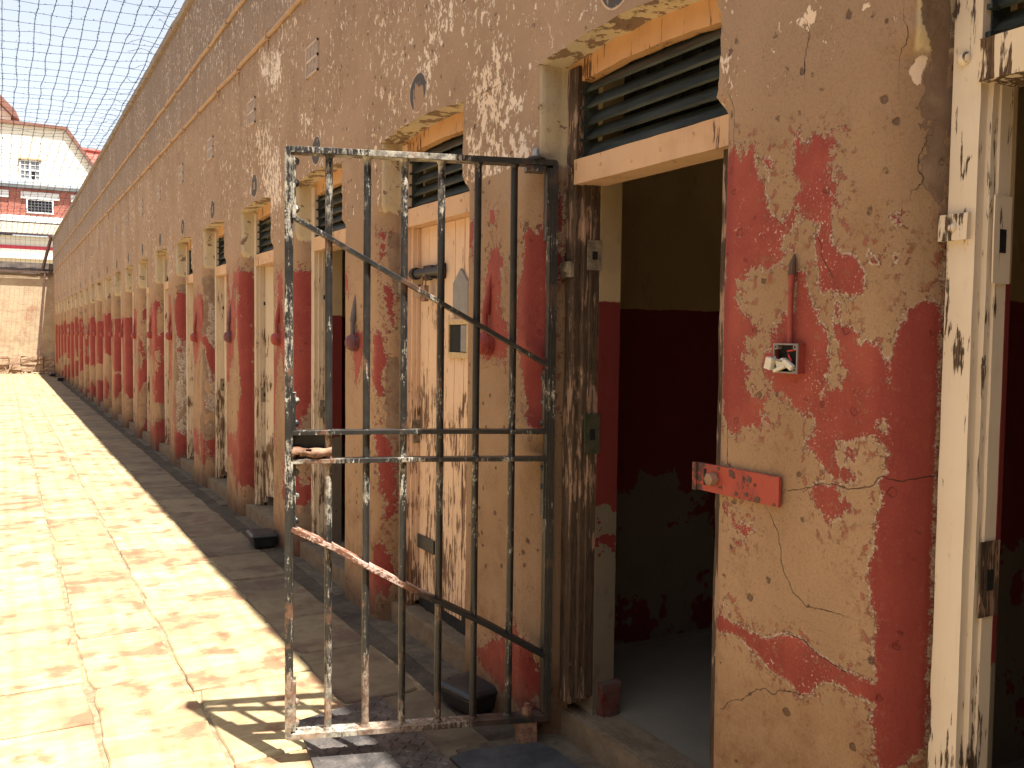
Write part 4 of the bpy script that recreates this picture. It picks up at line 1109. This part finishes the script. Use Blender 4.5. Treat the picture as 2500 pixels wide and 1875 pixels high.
# ------------------------------------------------------------------ ground and paving
b = MB(); b.box(-60, 60, -30, 120, -.30, -.045); tag(b.build("ground", M['mortar']), kind='structure')
def slab_mesh(cols, y0, y1):
    v, f, t1, t2, t3 = [], [], [], [], []
    def slab(xa, xb, ya, yb, fine):
        z = random.uniform(-.002, .0035); g_ = random.uniform(.003, .011)
        xa += g_; xb -= g_; ya += g_; yb -= g_
        nx, ny = (6, 6) if fine else (2, 2)
        per = [(xa + (xb - xa) * i / nx, ya) for i in range(nx)] + [(xb, ya + (yb - ya) * i / ny) for i in range(ny)] + \
              [(xb - (xb - xa) * i / nx, yb) for i in range(nx)] + [(xa, yb - (yb - ya) * i / ny) for i in range(ny)]
        sk = [random.uniform(-.018, .018) for _ in range(4)]; ta, tb = random.uniform(-.006, .006), random.uniform(-.006, .006)
        out = []
        for i, (x, y) in enumerate(per):
            fx = (x - xa) / (xb - xa); fy = (y - ya) / (yb - ya)
            x += (sk[0] * (1 - fy) + sk[1] * fy) * (1 if fx > .99 or fx < .01 else 1) * .6
            y += (sk[2] * (1 - fx) + sk[3] * fx) * .7
            if fine:
                nv = noise.noise_vector(Vector((x * 7, y * 7, 0))); x += nv.x * .008; y += nv.y * .008
                if (fx in (0, 1)) and (fy in (0, 1)) and random.random() < .3:
                    x += (.5 - fx) * .03; y += (.5 - fy) * .03
            out.append((x, y))
        cx = sum(p[0] for p in out) / len(out); cy = sum(p[1] for p in out) / len(out)
        i0 = len(v); n = len(out)
        for k_, (d, zz) in enumerate(((0, -.05), (0, z - .007), (.007, z), )):
            for x, y in out:
                L = math.hypot(cx - x, cy - y) or 1
                v.append((x + (cx - x) / L * d, y + (cy - y) / L * d, zz + ((x - cx) * ta + (y - cy) * tb if k_ else 0)))
        a, c = random.random(), random.random()
        t1.extend([a] * 3 * n); t2.extend([c] * 3 * n)
        pr = random.uniform(.8, 1) if xb > -.2 else (random.choice((0, 0, 0, 0)) if xb > -.55 else 0)  # only the column in the wall's shadow gets the painted shade
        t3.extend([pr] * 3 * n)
        for r in range(2):
            for i in range(n):
                f.append((i0 + r * n + i, i0 + r * n + (i + 1) % n, i0 + (r + 1) * n + (i + 1) % n, i0 + (r + 1) * n + i))
        f.append(tuple(range(i0 + 2 * n, i0 + 3 * n)))
    for ci, (xa, xb, js) in enumerate(cols):
        js = list(js); y = js[0]
        while y > y0:
            y -= random.uniform(.55, .8); js.insert(0, y)
        y = js[-1]
        while y < y1:
            y += random.uniform(.38, .85); js.append(min(y, y1))
        for a, c in zip(js, js[1:]):
            if c - a < .05: continue
            slab(xa, xb, a, c, a < 12 and xb > -3)
    me = bpy.data.meshes.new("paving"); me.from_pydata(v, [], f)
    for nm, arr in (('tone', t1), ('tone2', t2), ('wallshade', t3)):
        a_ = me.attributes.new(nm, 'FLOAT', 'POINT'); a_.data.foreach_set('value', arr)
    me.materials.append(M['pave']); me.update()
    o = bpy.data.objects.new("paving", me); COL.objects.link(o); return tag(o, kind='structure')
cols = [(-.515, -.14, [3.6, 4.27, 4.85, 5.42, 5.76, 6.46, 7.16, 8.16, 8.9, 9.6, 10.4]),
        (-1.045, -.515, [2.45, 3.27, 4.04, 4.82, 5.57, 6.29, 6.93, 7.85, 8.05, 9.38]),
        (-1.44, -1.045, [2.3, 3.08, 3.70, 4.25, 4.99, 5.69, 6.65, 7.47]),
        (-1.98, -1.44, [3.1, 3.88, 4.35, 4.9, 5.6, 6.6, 7.7])]
x = -1.98
while x > -8.9:
    w_ = random.uniform(.4, .62); cols.append((x - w_, x, [random.uniform(2, 3)])); x -= w_
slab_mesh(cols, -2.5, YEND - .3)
b = MB(); b.box(-9, -.10, -3, YEND - .3, -.044, -.0095); tag(b.build("mortar_bed", M['mortar']), kind='structure')
# cement strip beside the wall and concrete aprons, both coloured dark for the wall's shade
v, f = [], []; y = -3.0; i = 0
while y < YEND - .3:
    w1 = -.155 + .045 * noise.noise(Vector((y * .9, 0, 0))); w2 = -.01 + .035 * noise.noise(Vector((y * 1.3, 5, 0)))
    v += [(w1, y, -.006), ((w1 + w2) / 2, y, -.0035 + .003 * noise.noise(Vector((y * 3, 0, 1)))), (w2 + .05, y, .001)]
    if i: f += [(3 * i - 3, 3 * i - 2, 3 * i + 1, 3 * i), (3 * i - 2, 3 * i - 1, 3 * i + 2, 3 * i + 1)]
    y += .12; i += 1
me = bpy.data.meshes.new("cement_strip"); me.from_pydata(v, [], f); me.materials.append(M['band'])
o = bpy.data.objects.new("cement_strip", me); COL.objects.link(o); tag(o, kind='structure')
b = MB()
for k in range(-1, NB):
    a, c = yR(k), yL(k)
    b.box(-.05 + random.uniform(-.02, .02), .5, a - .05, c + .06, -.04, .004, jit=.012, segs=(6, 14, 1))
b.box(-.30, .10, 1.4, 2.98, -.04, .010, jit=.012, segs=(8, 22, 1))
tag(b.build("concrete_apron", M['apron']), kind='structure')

# chequered steel plates let into the ground by the gate
def mat_tread():
    g = G("tread_steel"); P_ = g.coord('Object'); n = g.noise(P_, 9, 5, .6)
    return g.done(g.mix(g.step(n, .4, .65), (.075, .068, .066), (.16, .14, .125)), .5, g.bump(g.noise(P_, 60, 4), .001, .6), metal=.35, spec=.5)
M['tread'] = mat_tread()
def tread_plate(poly, z, label):
    t = tag(empty("tread_plate", (0, 0, 0)), label, "metal plate")
    b = MB(); b.poly_prism(poly, 'z', z - .006, z); b.build("plate", M['tread'], t, bevel=.001)
    b = MB(); xs = [p[0] for p in poly]; ys = [p[1] for p in poly]
    def inside(x, y):
        c = False
        for (x0, y0), (x1, y1) in zip(poly, poly[1:] + poly[:1]):
            if (y0 > y) != (y1 > y) and x < (x1 - x0) * (y - y0) / (y1 - y0) + x0: c = not c
        return c
    i = 0; yy = min(ys)
    while yy < max(ys):
        j = 0; xx = min(xs)
        while xx < max(xs):
            if all(inside(xx + q * .016, yy + w_ * .016) for q in (-1, 1) for w_ in (-1, 1)):
                a = math.radians(45 if (i + j) % 2 else -45)
                R_ = Matrix.Translation((xx, yy, 0)) @ Matrix.Rotation(a, 4, 'Z')
                i0 = len(b.v)
                for (px_, py_, pz) in ((-.019, 0, z - .0005), (0, -.0052, z - .0005), (.019, 0, z - .0005), (0, .0052, z - .0005), (-.012, 0, z + .0034), (.012, 0, z + .0034)):
                    b.v.append(tuple(R_ @ Vector((px_, py_, pz))))
                for tri in ((0, 1, 4), (1, 5, 4), (1, 2, 5), (2, 3, 5), (3, 4, 5), (3, 0, 4)): b.f.append(tuple(i0 + q for q in tri)); b.mi.append(0)
            xx += .038; j += 1
        yy += .038; i += 1
    b.build("raised_tread", M['tread'], t)
tread_plate([(-.357, 3.586), (-.742, 3.500), (-.800, 3.083), (-.77, 2.55), (-.352, 2.55)], .012, "rusty dark chequered tread plate in the paving under the gate's free half")
b = MB()
b.poly_prism([(-.345, 2.50), (-.345, 2.93), (-.25, 2.945), (-.11, 2.915), (0, 2.885), (.03, 2.80), (.022, 2.50)], 'z', .006, .0155)
tag(b.build("cover_slab", mat_simple("dark_blue_grey_slab", (.035, .038, .044), (.075, .074, .074), 7, .7, bump=.002)), "dark blue-grey cover slab flush with the ground below the gate hinge", "slab")

# black rodent bait boxes
def bait():
    r = empty("bait_box"); b = MB()
    def ring(z, a, c):      # a: half length (y), c: half width (x)
        return [(-c, -a, z), (c, -a, z), (c, a, z), (-c, a, z)]
    def loft(rs):
        i0 = len(b.v)
        for q in rs: b.v += q
        for s in range(len(rs) - 1):
            for i in range(4): b.quad((i0 + 4 * s + i, i0 + 4 * s + (i + 1) % 4, i0 + 4 * s + 4 + (i + 1) % 4, i0 + 4 * s + 4 + i))
        b.quad((i0, i0 + 3, i0 + 2, i0 + 1)); n = len(b.v); b.quad((n - 4, n - 3, n - 2, n - 1))
    loft([ring(.0, .095, .062), ring(.068, .110, .078)]); b.build("body", M['black'], r, bevel=.008)
    b2 = MB(); b = b2
    loft([ring(.070, .120, .088), ring(.084, .122, .090), ring(.096, .105, .076), ring(.100, .070, .05)]); b.build("lid", M['black'], r, bevel=.006)
    b = MB(); b.tube([(-.040, .082, .0945), (-.040, .082, .0995)], .008, 8); b.tube([(-.045, -.080, .0945), (-.045, -.080, .0995)], .006, 8)
    b.build("lid_screw", M['dark'], r)
    return r
ba = bait(); spots = [((-.075, 3.315, .012), .20, 1.0, "black plastic bait box by the pier foot behind the gate's lower bars"),
                      ((-.105, 6.63, .004), -.06, 1.05, "black bait box on the shaded paving just left of the gate"),
                      ((-.12, 31.9, .004), .1, 1.1, "nearer of two tiny black bait boxes at the far end of the wall"),
                      ((-.20, 35.2, .004), .3, 1.1, "farther of two tiny black bait boxes at the far end of the wall")]
for i, (l, rz, s, lb) in enumerate(spots):
    o = ba if i == 0 else copy_tree(ba)
    o.location = l; o.rotation_euler = (0, 0, rz); o.scale = (s, s, s); tag(o, lb, "bait box", "bait boxes along the wall foot")
# litter and pebbles swept against the wall
random.seed(21)
b = MB()
for i in range(170):
    near = random.random()
    y = 2.3 + near * near * 9; x = random.uniform(-.6, .10) if random.random() < .5 else random.uniform(-.12, .1)
    s = random.uniform(.0018, .0045)
    n = 6; c = Vector((x, y, .006))
    b.lathe((x, y, .002), (random.uniform(-.4, .4), random.uniform(-.4, .4), 1), [(0, s * .6), (s * .5, s), (s * 1.1, s * .5)], 5)
tag(b.build("grit", M['concrete']), "small stones and plaster crumbs scattered on the shaded paving", "grit", kind='stuff')

# ------------------------------------------------------------------ end wall of the yard
ew = tag(empty("end_wall", (0, YEND, 0)), "cream plastered end wall of the yard above a rubble stone plinth", "wall")
def mat_endwall():
    g = G("patched_cream_plaster"); Pc = g.coord('Object'); n = g.noise(Pc, 2.0, 6, .65); n2 = g.noise(Pc, 14, 5, .6); x, y, z = g.xyz(Pc)
    col = g.mix(g.step(n, .42, .6), (.47, .36, .235), (.40, .29, .185))
    col = g.mix(g.mul(g.step(g.noise(Pc, .9, 5, .6), .56, .62), .7), col, (.36, .20, .12))
    col = g.mixm(g.mul(g.step(n2, .5, .7), .4), col, (.7, .62, .55))
    top = g.step(g.add(z, g.mul(n, .3)), 3.62, 3.80)
    col = g.mix(g.mul(top, .75), col, (.16, .11, .08))
    bot = g.mul(g.step(z, 1.7, 1.2), g.step(g.noise(g.scale(Pc, (1, 1, 1.6)), 3, 4), .5, .6))
    col = g.mix(g.mul(bot, .6), col, (.30, .22, .15))
    return g.done(col, .9, g.bump(n2, .01, .8))
b = MB(); b.box(-9, .3, .0, .38, .0, 3.66); b.build("wall_face", mat_endwall(), ew)
b = MB(); b.box(-9, .3, -.03, .42, 3.66, 3.78, jit=.02, segs=(40, 1, 1)); b.box(-9, .3, .02, .34, 3.78, 4.06, jit=.02, segs=(40, 1, 2)); b.build("coping", mat_simple("sooty_coping", (.10, .08, .07), (.20, .16, .13), 4, .9), ew)
b = MB(); x = -6.0; random.seed(4)
mst = mat_simple("rubble_stone", (.30, .19, .12), (.42, .30, .20), 4, .9, bump=.02)
while x < .0:
    w_ = random.uniform(.3, .75); z = -.05
    while z < .60:
        h = random.uniform(.12, .26); d = random.uniform(.22, .34)
        b.box(x + .01, min(x + w_, .0) - .01, -d, .01, z + .008, min(z + h, .66) - .008, jit=.03, segs=(3, 2, 2)); z += h
    x += w_
b.build("stone_plinth", mst, ew)
b = MB()
for i in range(46):
    x = random.uniform(-2.6, -.2); y = -random.uniform(.38, .62); s = random.uniform(.02, .07)
    b.lathe((x, y, 0), (random.uniform(-.3, .3), random.uniform(-.3, .3), 1), [(0, s * .7), (s * .4, s), (s, s * .4)], 6)
for i in range(5):
    x = random.uniform(-1.6, -.7); b.tube([(x, YEND * 0 - .42, .02), (x + random.uniform(-.2, .2), -.36, random.uniform(.2, .42))], .012, 5)
r_ = b.build("rubble", mst, None, loc=(0, YEND, 0)); tag(r_, "heap of stones and sticks at the foot of the end wall", "rubble", kind='stuff')

ow = tag(empty("side_wall", (-9.0, 0, 0)), "long plain cream wall closing the other side of the yard", "wall")
b = MB(); b.box(-.4, 0, -3, YEND, 0, 4.86); b.build("wall_face", mat_simple("cream_wall_plaster", (.46, .34, .22), (.38, .27, .18), 3, .9), ow)
b = MB(); b.box(-.44, .05, -3, YEND, 4.86, 4.95); b.build("coping", M['coping'], ow)

nw = tag(empty("shade_wall", (0, -3.25, 0)), "added unseen tan wall behind the camera that darkens surfaces facing it", "wall")  # put in out of view to darken faces turned toward the camera
b = MB(); b.box(-9.4, .0, -.3, 0, 0, 5.4); b.build("wall_face", mat_simple("added_shade_wall_tan", (.30, .22, .14), (.24, .17, .11), 3, .9), nw)
b = MB(); b.box(-9.4, .0, -.33, .04, 5.4, 5.5); b.build("coping", M['coping'], nw)  # top of the added unseen shade wall
# ------------------------------------------------------------------ barbed wire net and its frame
fr = tag(empty("net_frame", (0, 37.6, 0)), "thin dark steel beams and raking post carrying the net at the end wall", "frame")
b = MB(); b.box(-8.9, -.02, -.03, .03, 5.02, 5.09); b.build("top_beam", M['beam'], fr)
b = MB(); b.box(-8.9, -.02, .24, .31, 3.70, 3.76); b.build("lower_beam", M['beam'], fr)
b = MB(); b.tube([(-.06, 0, 5.02), (-.36, .32, 3.78)], .055, 8); b.build("post", M['beam'], fr)
b = MB(); b.tube([(-.27, .28, 3.7), (-.52, -.24, .62)], .035, 8); b.build("post", M['beam'], fr)  # pole added to give the post-shadow line on the end wall
random.seed(3)
def nz(x, y):
    sag = .16 * math.sin(PI * max(0, min(1, -x / 9))) + .05 * math.sin(y * .55) * (1 if y < 37 else 0)
    return 4.93 - sag * (1 - max(0, (y - 35) / 2.6) if y > 35 else 1) + (.10 * max(0, (y - 35) / 2.6) if y > 35 else 0)
def jx(x, y): return .028 * noise.noise(Vector((x * 9, y * 1.4, 0)))
def jy(x, y): return .05 * noise.noise(Vector((x * 1.6, y * 9, 4)))
def jz(x, y): return .035 * noise.noise(Vector((x * 3, y * 2.2, 8)))
net = MB()
def tri_tube(b, pts, r):
    i0 = len(b.v)
    for i, p in enumerate(pts):
        a = pts[max(i - 1, 0)]; c = pts[min(i + 1, len(pts) - 1)]
        dx, dy, dz_ = c[0] - a[0], c[1] - a[1], c[2] - a[2]; L = math.sqrt(dx * dx + dy * dy + dz_ * dz_) or 1
        dx /= L; dy /= L; dz_ /= L
        if abs(dz_) > .9: ux, uy, uz = 1, 0, 0; wx, wy, wz = 0, 1, 0
        else:
            l2 = math.hypot(dx, dy); ux, uy, uz = dy / l2, -dx / l2, 0; wx, wy, wz = uy * dz_ - 0, 0 - ux * dz_, ux * dy - uy * dx
        for (ca, sa) in ((1, 0), (-.5, .866), (-.5, -.866)):
            b.v.append((p[0] + (ux * ca + wx * sa) * r, p[1] + (uy * ca + wy * sa) * r, p[2] + (uz * ca + wz * sa) * r))
    for i in range(len(pts) - 1):
        for k in range(3):
            b.f.append((i0 + 3 * i + k, i0 + 3 * i + (k + 1) % 3, i0 + 3 * i + 3 + (k + 1) % 3, i0 + 3 * i + 3 + k)); b.mi.append(0)
def barb(b, p, s):
    for _ in range(2):
        d = Vector((random.uniform(-1, 1), random.uniform(-1, 1), random.uniform(-1, 1))).normalized() * s
        e = d.orthogonal().normalized() * .0022; g_ = d.cross(e).normalized() * .0022
        i0 = len(b.v); P_ = Vector(p)
        for q in (P_ - d, P_ + e, P_ + g_, P_ - e - g_, P_ + d): b.v.append(tuple(q))
        for t_ in ((0, 1, 2), (0, 2, 3), (0, 3, 1), (4, 2, 1), (4, 3, 2), (4, 1, 3)): b.f.append(tuple(i0 + q for q in t_)); b.mi.append(0)
x = -.12; lx = []
while x > -8.9: lx.append(x); x -= .156
for x in lx:
    ptsn = []; y = -1.0
    while y < 37.6:
        ptsn.append((x + jx(x, y), y, nz(x, y) + jz(x, y))); y += .25
    ptsn.append((x, 37.6, 5.03))
    ptsn += [(x + jx(x, z_ * 3), 37.6 + .28 * (5.03 - z_) / 1.3, z_) for z_ in (4.8, 4.5, 4.2, 3.9, 3.72)]
    tri_tube(net, ptsn, .0043)
    if x > -3.2:
        y = 7.0
        while y < 37:
            barb(net, (x + jx(x, y), y, nz(x, y) + jz(x, y)), .026); y += .13
y = -.8
while y < 37.5:
    tri_tube(net, [(x + .0, y + jy(x, y), nz(x, y) + jz(x, y) - .004) for x in [-.02] + lx[::2] + [-8.92]], .0028)
    if 7 < y < 30:
        x = -.1
        while x > -3:
            barb(net, (x, y + jy(x, y), nz(x, y) + jz(x, y)), .014); x -= .12
    y += .34 if y > 6 else .5
for z_ in (4.85, 4.65, 4.45, 4.25, 4.05, 3.9):
    tri_tube(net, [(x, 37.6 + .28 * (5.03 - z_) / 1.3, z_ + .02 * noise.noise(Vector((x * 3, z_ * 9, 0)))) for x in [-.02] + lx[::2]], .0028)
net_o = bpy.data.objects.new("wire_net", bpy.data.meshes.new("wire_net"))
net_o.data.from_pydata(net.v, [], net.f); net_o.data.materials.append(M['wire']); COL.objects.link(net_o)
tag(net_o, "sky-tinted black barbed wire net stretched overhead across the yard", "net")
# loose wire ends tied to the coping
b = MB()
for i in range(26):
    y = 8.5 + i * .62 + random.uniform(-.1, .1); p0 = Vector((-.015, y, 4.97)); q = []
    L = random.uniform(.15, .4); s_ = random.uniform(-.25, .25)
    for t in np.linspace(0, 1, 7): q.append((p0.x - L * t, p0.y + s_ * t + .05 * math.sin(t * 6 + i), p0.z - .02 * t + .05 * math.sin(t * 5 + i)))
    b = MB(); tri_tube(b, q, .0028)
    for t in q[1::2]: barb(b, t, .016)
    b.build("loose_wire", M['wire'], net_o)


# ------------------------------------------------------------------ buildings beyond the end wall
M['bcream'] = mat_simple("sunlit_cream_wall", (.78, .72, .58), (.82, .76, .62), 1.5, .9)
M['bwhite'] = mat_simple("white_paint", (.72, .70, .66), (.78, .76, .72), 6, .8)
M['bbrown'] = mat_simple("brown_barge_board", (.20, .09, .06), (.26, .13, .09), 6, .8)
def mat_brick():
    g = G("red_face_brick"); Pc = g.coord('Object'); x, y, z = g.xyz(Pc)
    c = g.n('ShaderNodeCombineXYZ'); g.put(c.inputs[0], x); g.put(c.inputs[1], z)
    bt = g.n('ShaderNodeTexBrick'); g.put(bt.inputs['Vector'], c.outputs[0]); bt.inputs['Scale'].default_value = 1.0
    bt.inputs['Brick Width'].default_value = .24; bt.inputs['Row Height'].default_value = .085; bt.inputs['Mortar Size'].default_value = .008
    bt.inputs['Color1'].default_value = (.36, .095, .06, 1); bt.inputs['Color2'].default_value = (.44, .14, .09, 1); bt.inputs['Mortar'].default_value = (.35, .22, .16, 1)
    return g.done(bt.outputs[0], .9)
M['brick'] = mat_brick()
def mat_rooftile():
    g = G("red_roof_tiles"); Pc = g.coord('Object'); x, y, z = g.xyz(Pc); n = g.noise(Pc, 3, 5)
    w1 = g.math('SINE', g.mul(z, 34.0)); w2 = g.math('SINE', g.mul(x, 28.0))
    col = g.mix(g.step(n, .35, .65), (.38, .085, .06), (.46, .14, .10))
    col = g.mixm(g.mul(g.step(w1, .6, .95), .5), col, (.5, .4, .4)); col = g.mixm(g.mul(g.step(w2, .6, .95), .25), col, (.6, .5, .5))
    return g.done(col, .8)
M['tile'] = mat_rooftile()
Y0 = 46.0
gh = tag(empty("gabled_building", (0, Y0, 0)), "cream gabled building with sash window and red brick band behind the end wall", "building")
b = MB(); b.poly_prism([(-12, 8.10), (2.75, 8.10), (2.05, 9.0), (.95, 10.60), (-12, 10.72)], 'y', 0, 6); b.build("gable_wall", M['bcream'], gh)
b = MB(); b.poly_prism([(-12, 10.66), (-12, 10.82), (1.0, 10.70), (2.15, 9.05), (2.85, 8.1), (2.70, 8.1), (.90, 10.58)], 'y', -.15, 6.1); b.build("roof", M['bbrown'], gh)
b = MB(); b.box(-12, 2.5, -.02, 5, 6.64, 7.84)
b.build("brick_wall", M['brick'], gh)
b = MB(); b.box(-12, 2.8, -.16, .0, 7.86, 7.97); b.box(-12, 2.8, -.26, .0, 7.97, 8.09); b.build("gutter", mat_simple("blue_grey_ledge", (.34, .40, .46), (.50, .53, .55), 2, .7), gh)
b = MB()
for (xa, xb) in ((-6.2, -4.4), (-3.0, -1.33), (-.87, .66), (1.12, 2.5)):
    b = MB(); b.box(xa, xb, -.10, -.021, 7.40, 7.70, jit=.008, segs=(4, 1, 1)); b.build("lintel_block", M['bwhite'], gh)
b = MB(); b.box(-12, 2.9, -.14, -.021, 6.37, 6.64); b.build("string_course", M['bwhite'], gh)
b = MB()
i0 = len(b.v); b.v += [(-12, -.9, 5.80), (2.9, -.9, 5.80), (2.9, -.05, 6.36), (-12, -.05, 6.36), (-12, -.9, 5.72), (2.9, -.9, 5.72), (2.9, .1, 6.3), (-12, .1, 6.3)]
for q in ((0, 1, 2, 3), (4, 7, 6, 5), (0, 4, 5, 1), (1, 5, 6, 2), (3, 2, 6, 7), (0, 3, 7, 4)): b.quad([i0 + t for t in q])
b.build("verandah_roof", mat_simple("gravel_grey_roofing", (.24, .20, .15), (.34, .29, .22), 12, .95), gh)
b = MB(); b.box(-12, 3.2, -.6, 4, 0, 5.70); b.build("lower_wall", M['bcream'], gh)
b = MB(); b.box(-12, 3.2, -.66, -.601, 5.12, 5.27); b.build("red_stripe", mat_simple("crimson_paint", (.50, .05, .07), (.45, .05, .06), 4, .7), gh)
b = MB()
for i in range(80): b.poly_prism([(-9 + i * .15, 5.12), (-8.86 + i * .15, 5.12), (-8.93 + i * .15, 5.02)], 'y', -.66, -.602)
b.box(-12, 3.2, -.9, -.601, 4.70, 4.86); b.build("awning_trim", M['bwhite'], gh)
def sash(x0, x1, z0, z1, par):
    w_ = MB(); t = .055
    w_.box(x0, x1, -.05, -.003, z1 - t, z1); w_.box(x0, x1, -.07, -.003, z0 - .03, z0 + t); w_.box(x0, x0 + t, -.05, -.003, z0, z1); w_.box(x1 - t, x1, -.05, -.003, z0, z1)
    xm = (x0 + x1) / 2; zm = (z0 + z1) / 2
    w_.box(xm - .035, xm + .035, -.045, -.003, z0, z1); w_.box(x0, x1, -.04, -.003, zm - .03, zm + .03)
    for q in (.25, .75): w_.box(x0 + (x1 - x0) * q - .012, x0 + (x1 - x0) * q + .012, -.035, -.003, z0, z1); w_.box(x0, x1, -.034, -.003, z0 + (z1 - z0) * q - .012, z0 + (z1 - z0) * q + .012)
    o = w_.build("window", M['bwhite'], par)
    p = MB(); p.box(x0 + t, x1 - t, -.012, -.004, z0 + t, z1 - t); p.build("pane", mat_simple("window_glass", (.16, .17, .18), (.26, .27, .28), 2, .15, spec=.6), o)
    c = MB(); c.box(xm + .05, xm + .2, -.018, -.0125, z0 + t, zm - .04); c.build("open_gap", M['dark'], o)
    h = MB(); h.box(x0 - .05, x1 + .05, -.10, -.003, z1, z1 + .07); h.build("head", M['hatch'], o)
sash(-.90, -.07, 8.20, 9.10, gh)
b = MB(); t = .06; x0, x1, z0, z1 = -.60, .36, 6.83, 7.34
b.box(x0 - t, x1 + t, -.09, -.022, z1, z1 + .03); b.box(x0 - t, x1 + t, -.09, -.022, z0 - t, z0); b.box(x0 - t, x0, -.09, -.022, z0, z1); b.box(x1, x1 + t, -.09, -.022, z0, z1)
wo = b.build("window", M['bwhite'], gh)
b = MB(); b.box(x0, x1, -.03, -.0205, z0, z1); b.build("pane", M['dark'], wo)
b = MB()
for i in range(1, 7): xx = x0 + (x1 - x0) * i / 7; b.box(xx - .009, xx + .009, -.075, -.055, z0, z1)
for i in range(1, 4): zz = z0 + (z1 - z0) * i / 4; b.box(x0, x1, -.054, -.04, zz - .008, zz + .008)
b.build("window_bar", M['greyp'], wo)
# tiled roof to the right and the brown-edged gable at the left, farther back
Y1 = 53.0
rb_ = tag(empty("red_roofed_building", (0, Y1, 0)), "red tiled roof with ridge showing behind the cream gable", "building")
b = MB(); i0 = 0; b.v += [(.5, 0, 7.5), (9, 0, 7.5), (9, 4, 11.55), (.5, 4, 11.75), (.5, 8, 7.5), (9, 8, 7.5)]
for q in ((0, 1, 2, 3), (3, 2, 5, 4), (0, 3, 4), (1, 5, 2), (0, 4, 5, 1)): b.f.append(q); b.mi.append(0)
b.build("roof", M['tile'], rb_)
b = MB(); b.tube([(.4, 4, 11.78), (9.1, 4, 11.58)], .14, 8); b.build("ridge", M['tile'], rb_)
b = MB(); b.box(.8, 8.8, .3, 7.7, 0, 7.6); b.build("wall_face", M['brick'], rb_)
Y2 = 50.0
g2 = tag(empty("far_gable_building", (0, Y2, 0)), "cream gable end with brown barge board at the left edge above the cream roof", "building")
b = MB(); b.poly_prism([(-7, 0), (-1.15, 0), (-1.15, 11.75), (-4.1, 14.8), (-7, 11.75)], 'y', 0, 5); b.build("gable_wall", M['bcream'], g2)
b = MB(); b.poly_prism([(-.80, 11.55), (-.95, 11.95), (-4.1, 15.25), (-7.3, 11.95), (-7.35, 11.5), (-4.1, 14.85), (-1.1, 11.72)], 'y', -.35, 5.2); b.build("roof", M['bbrown'], g2)
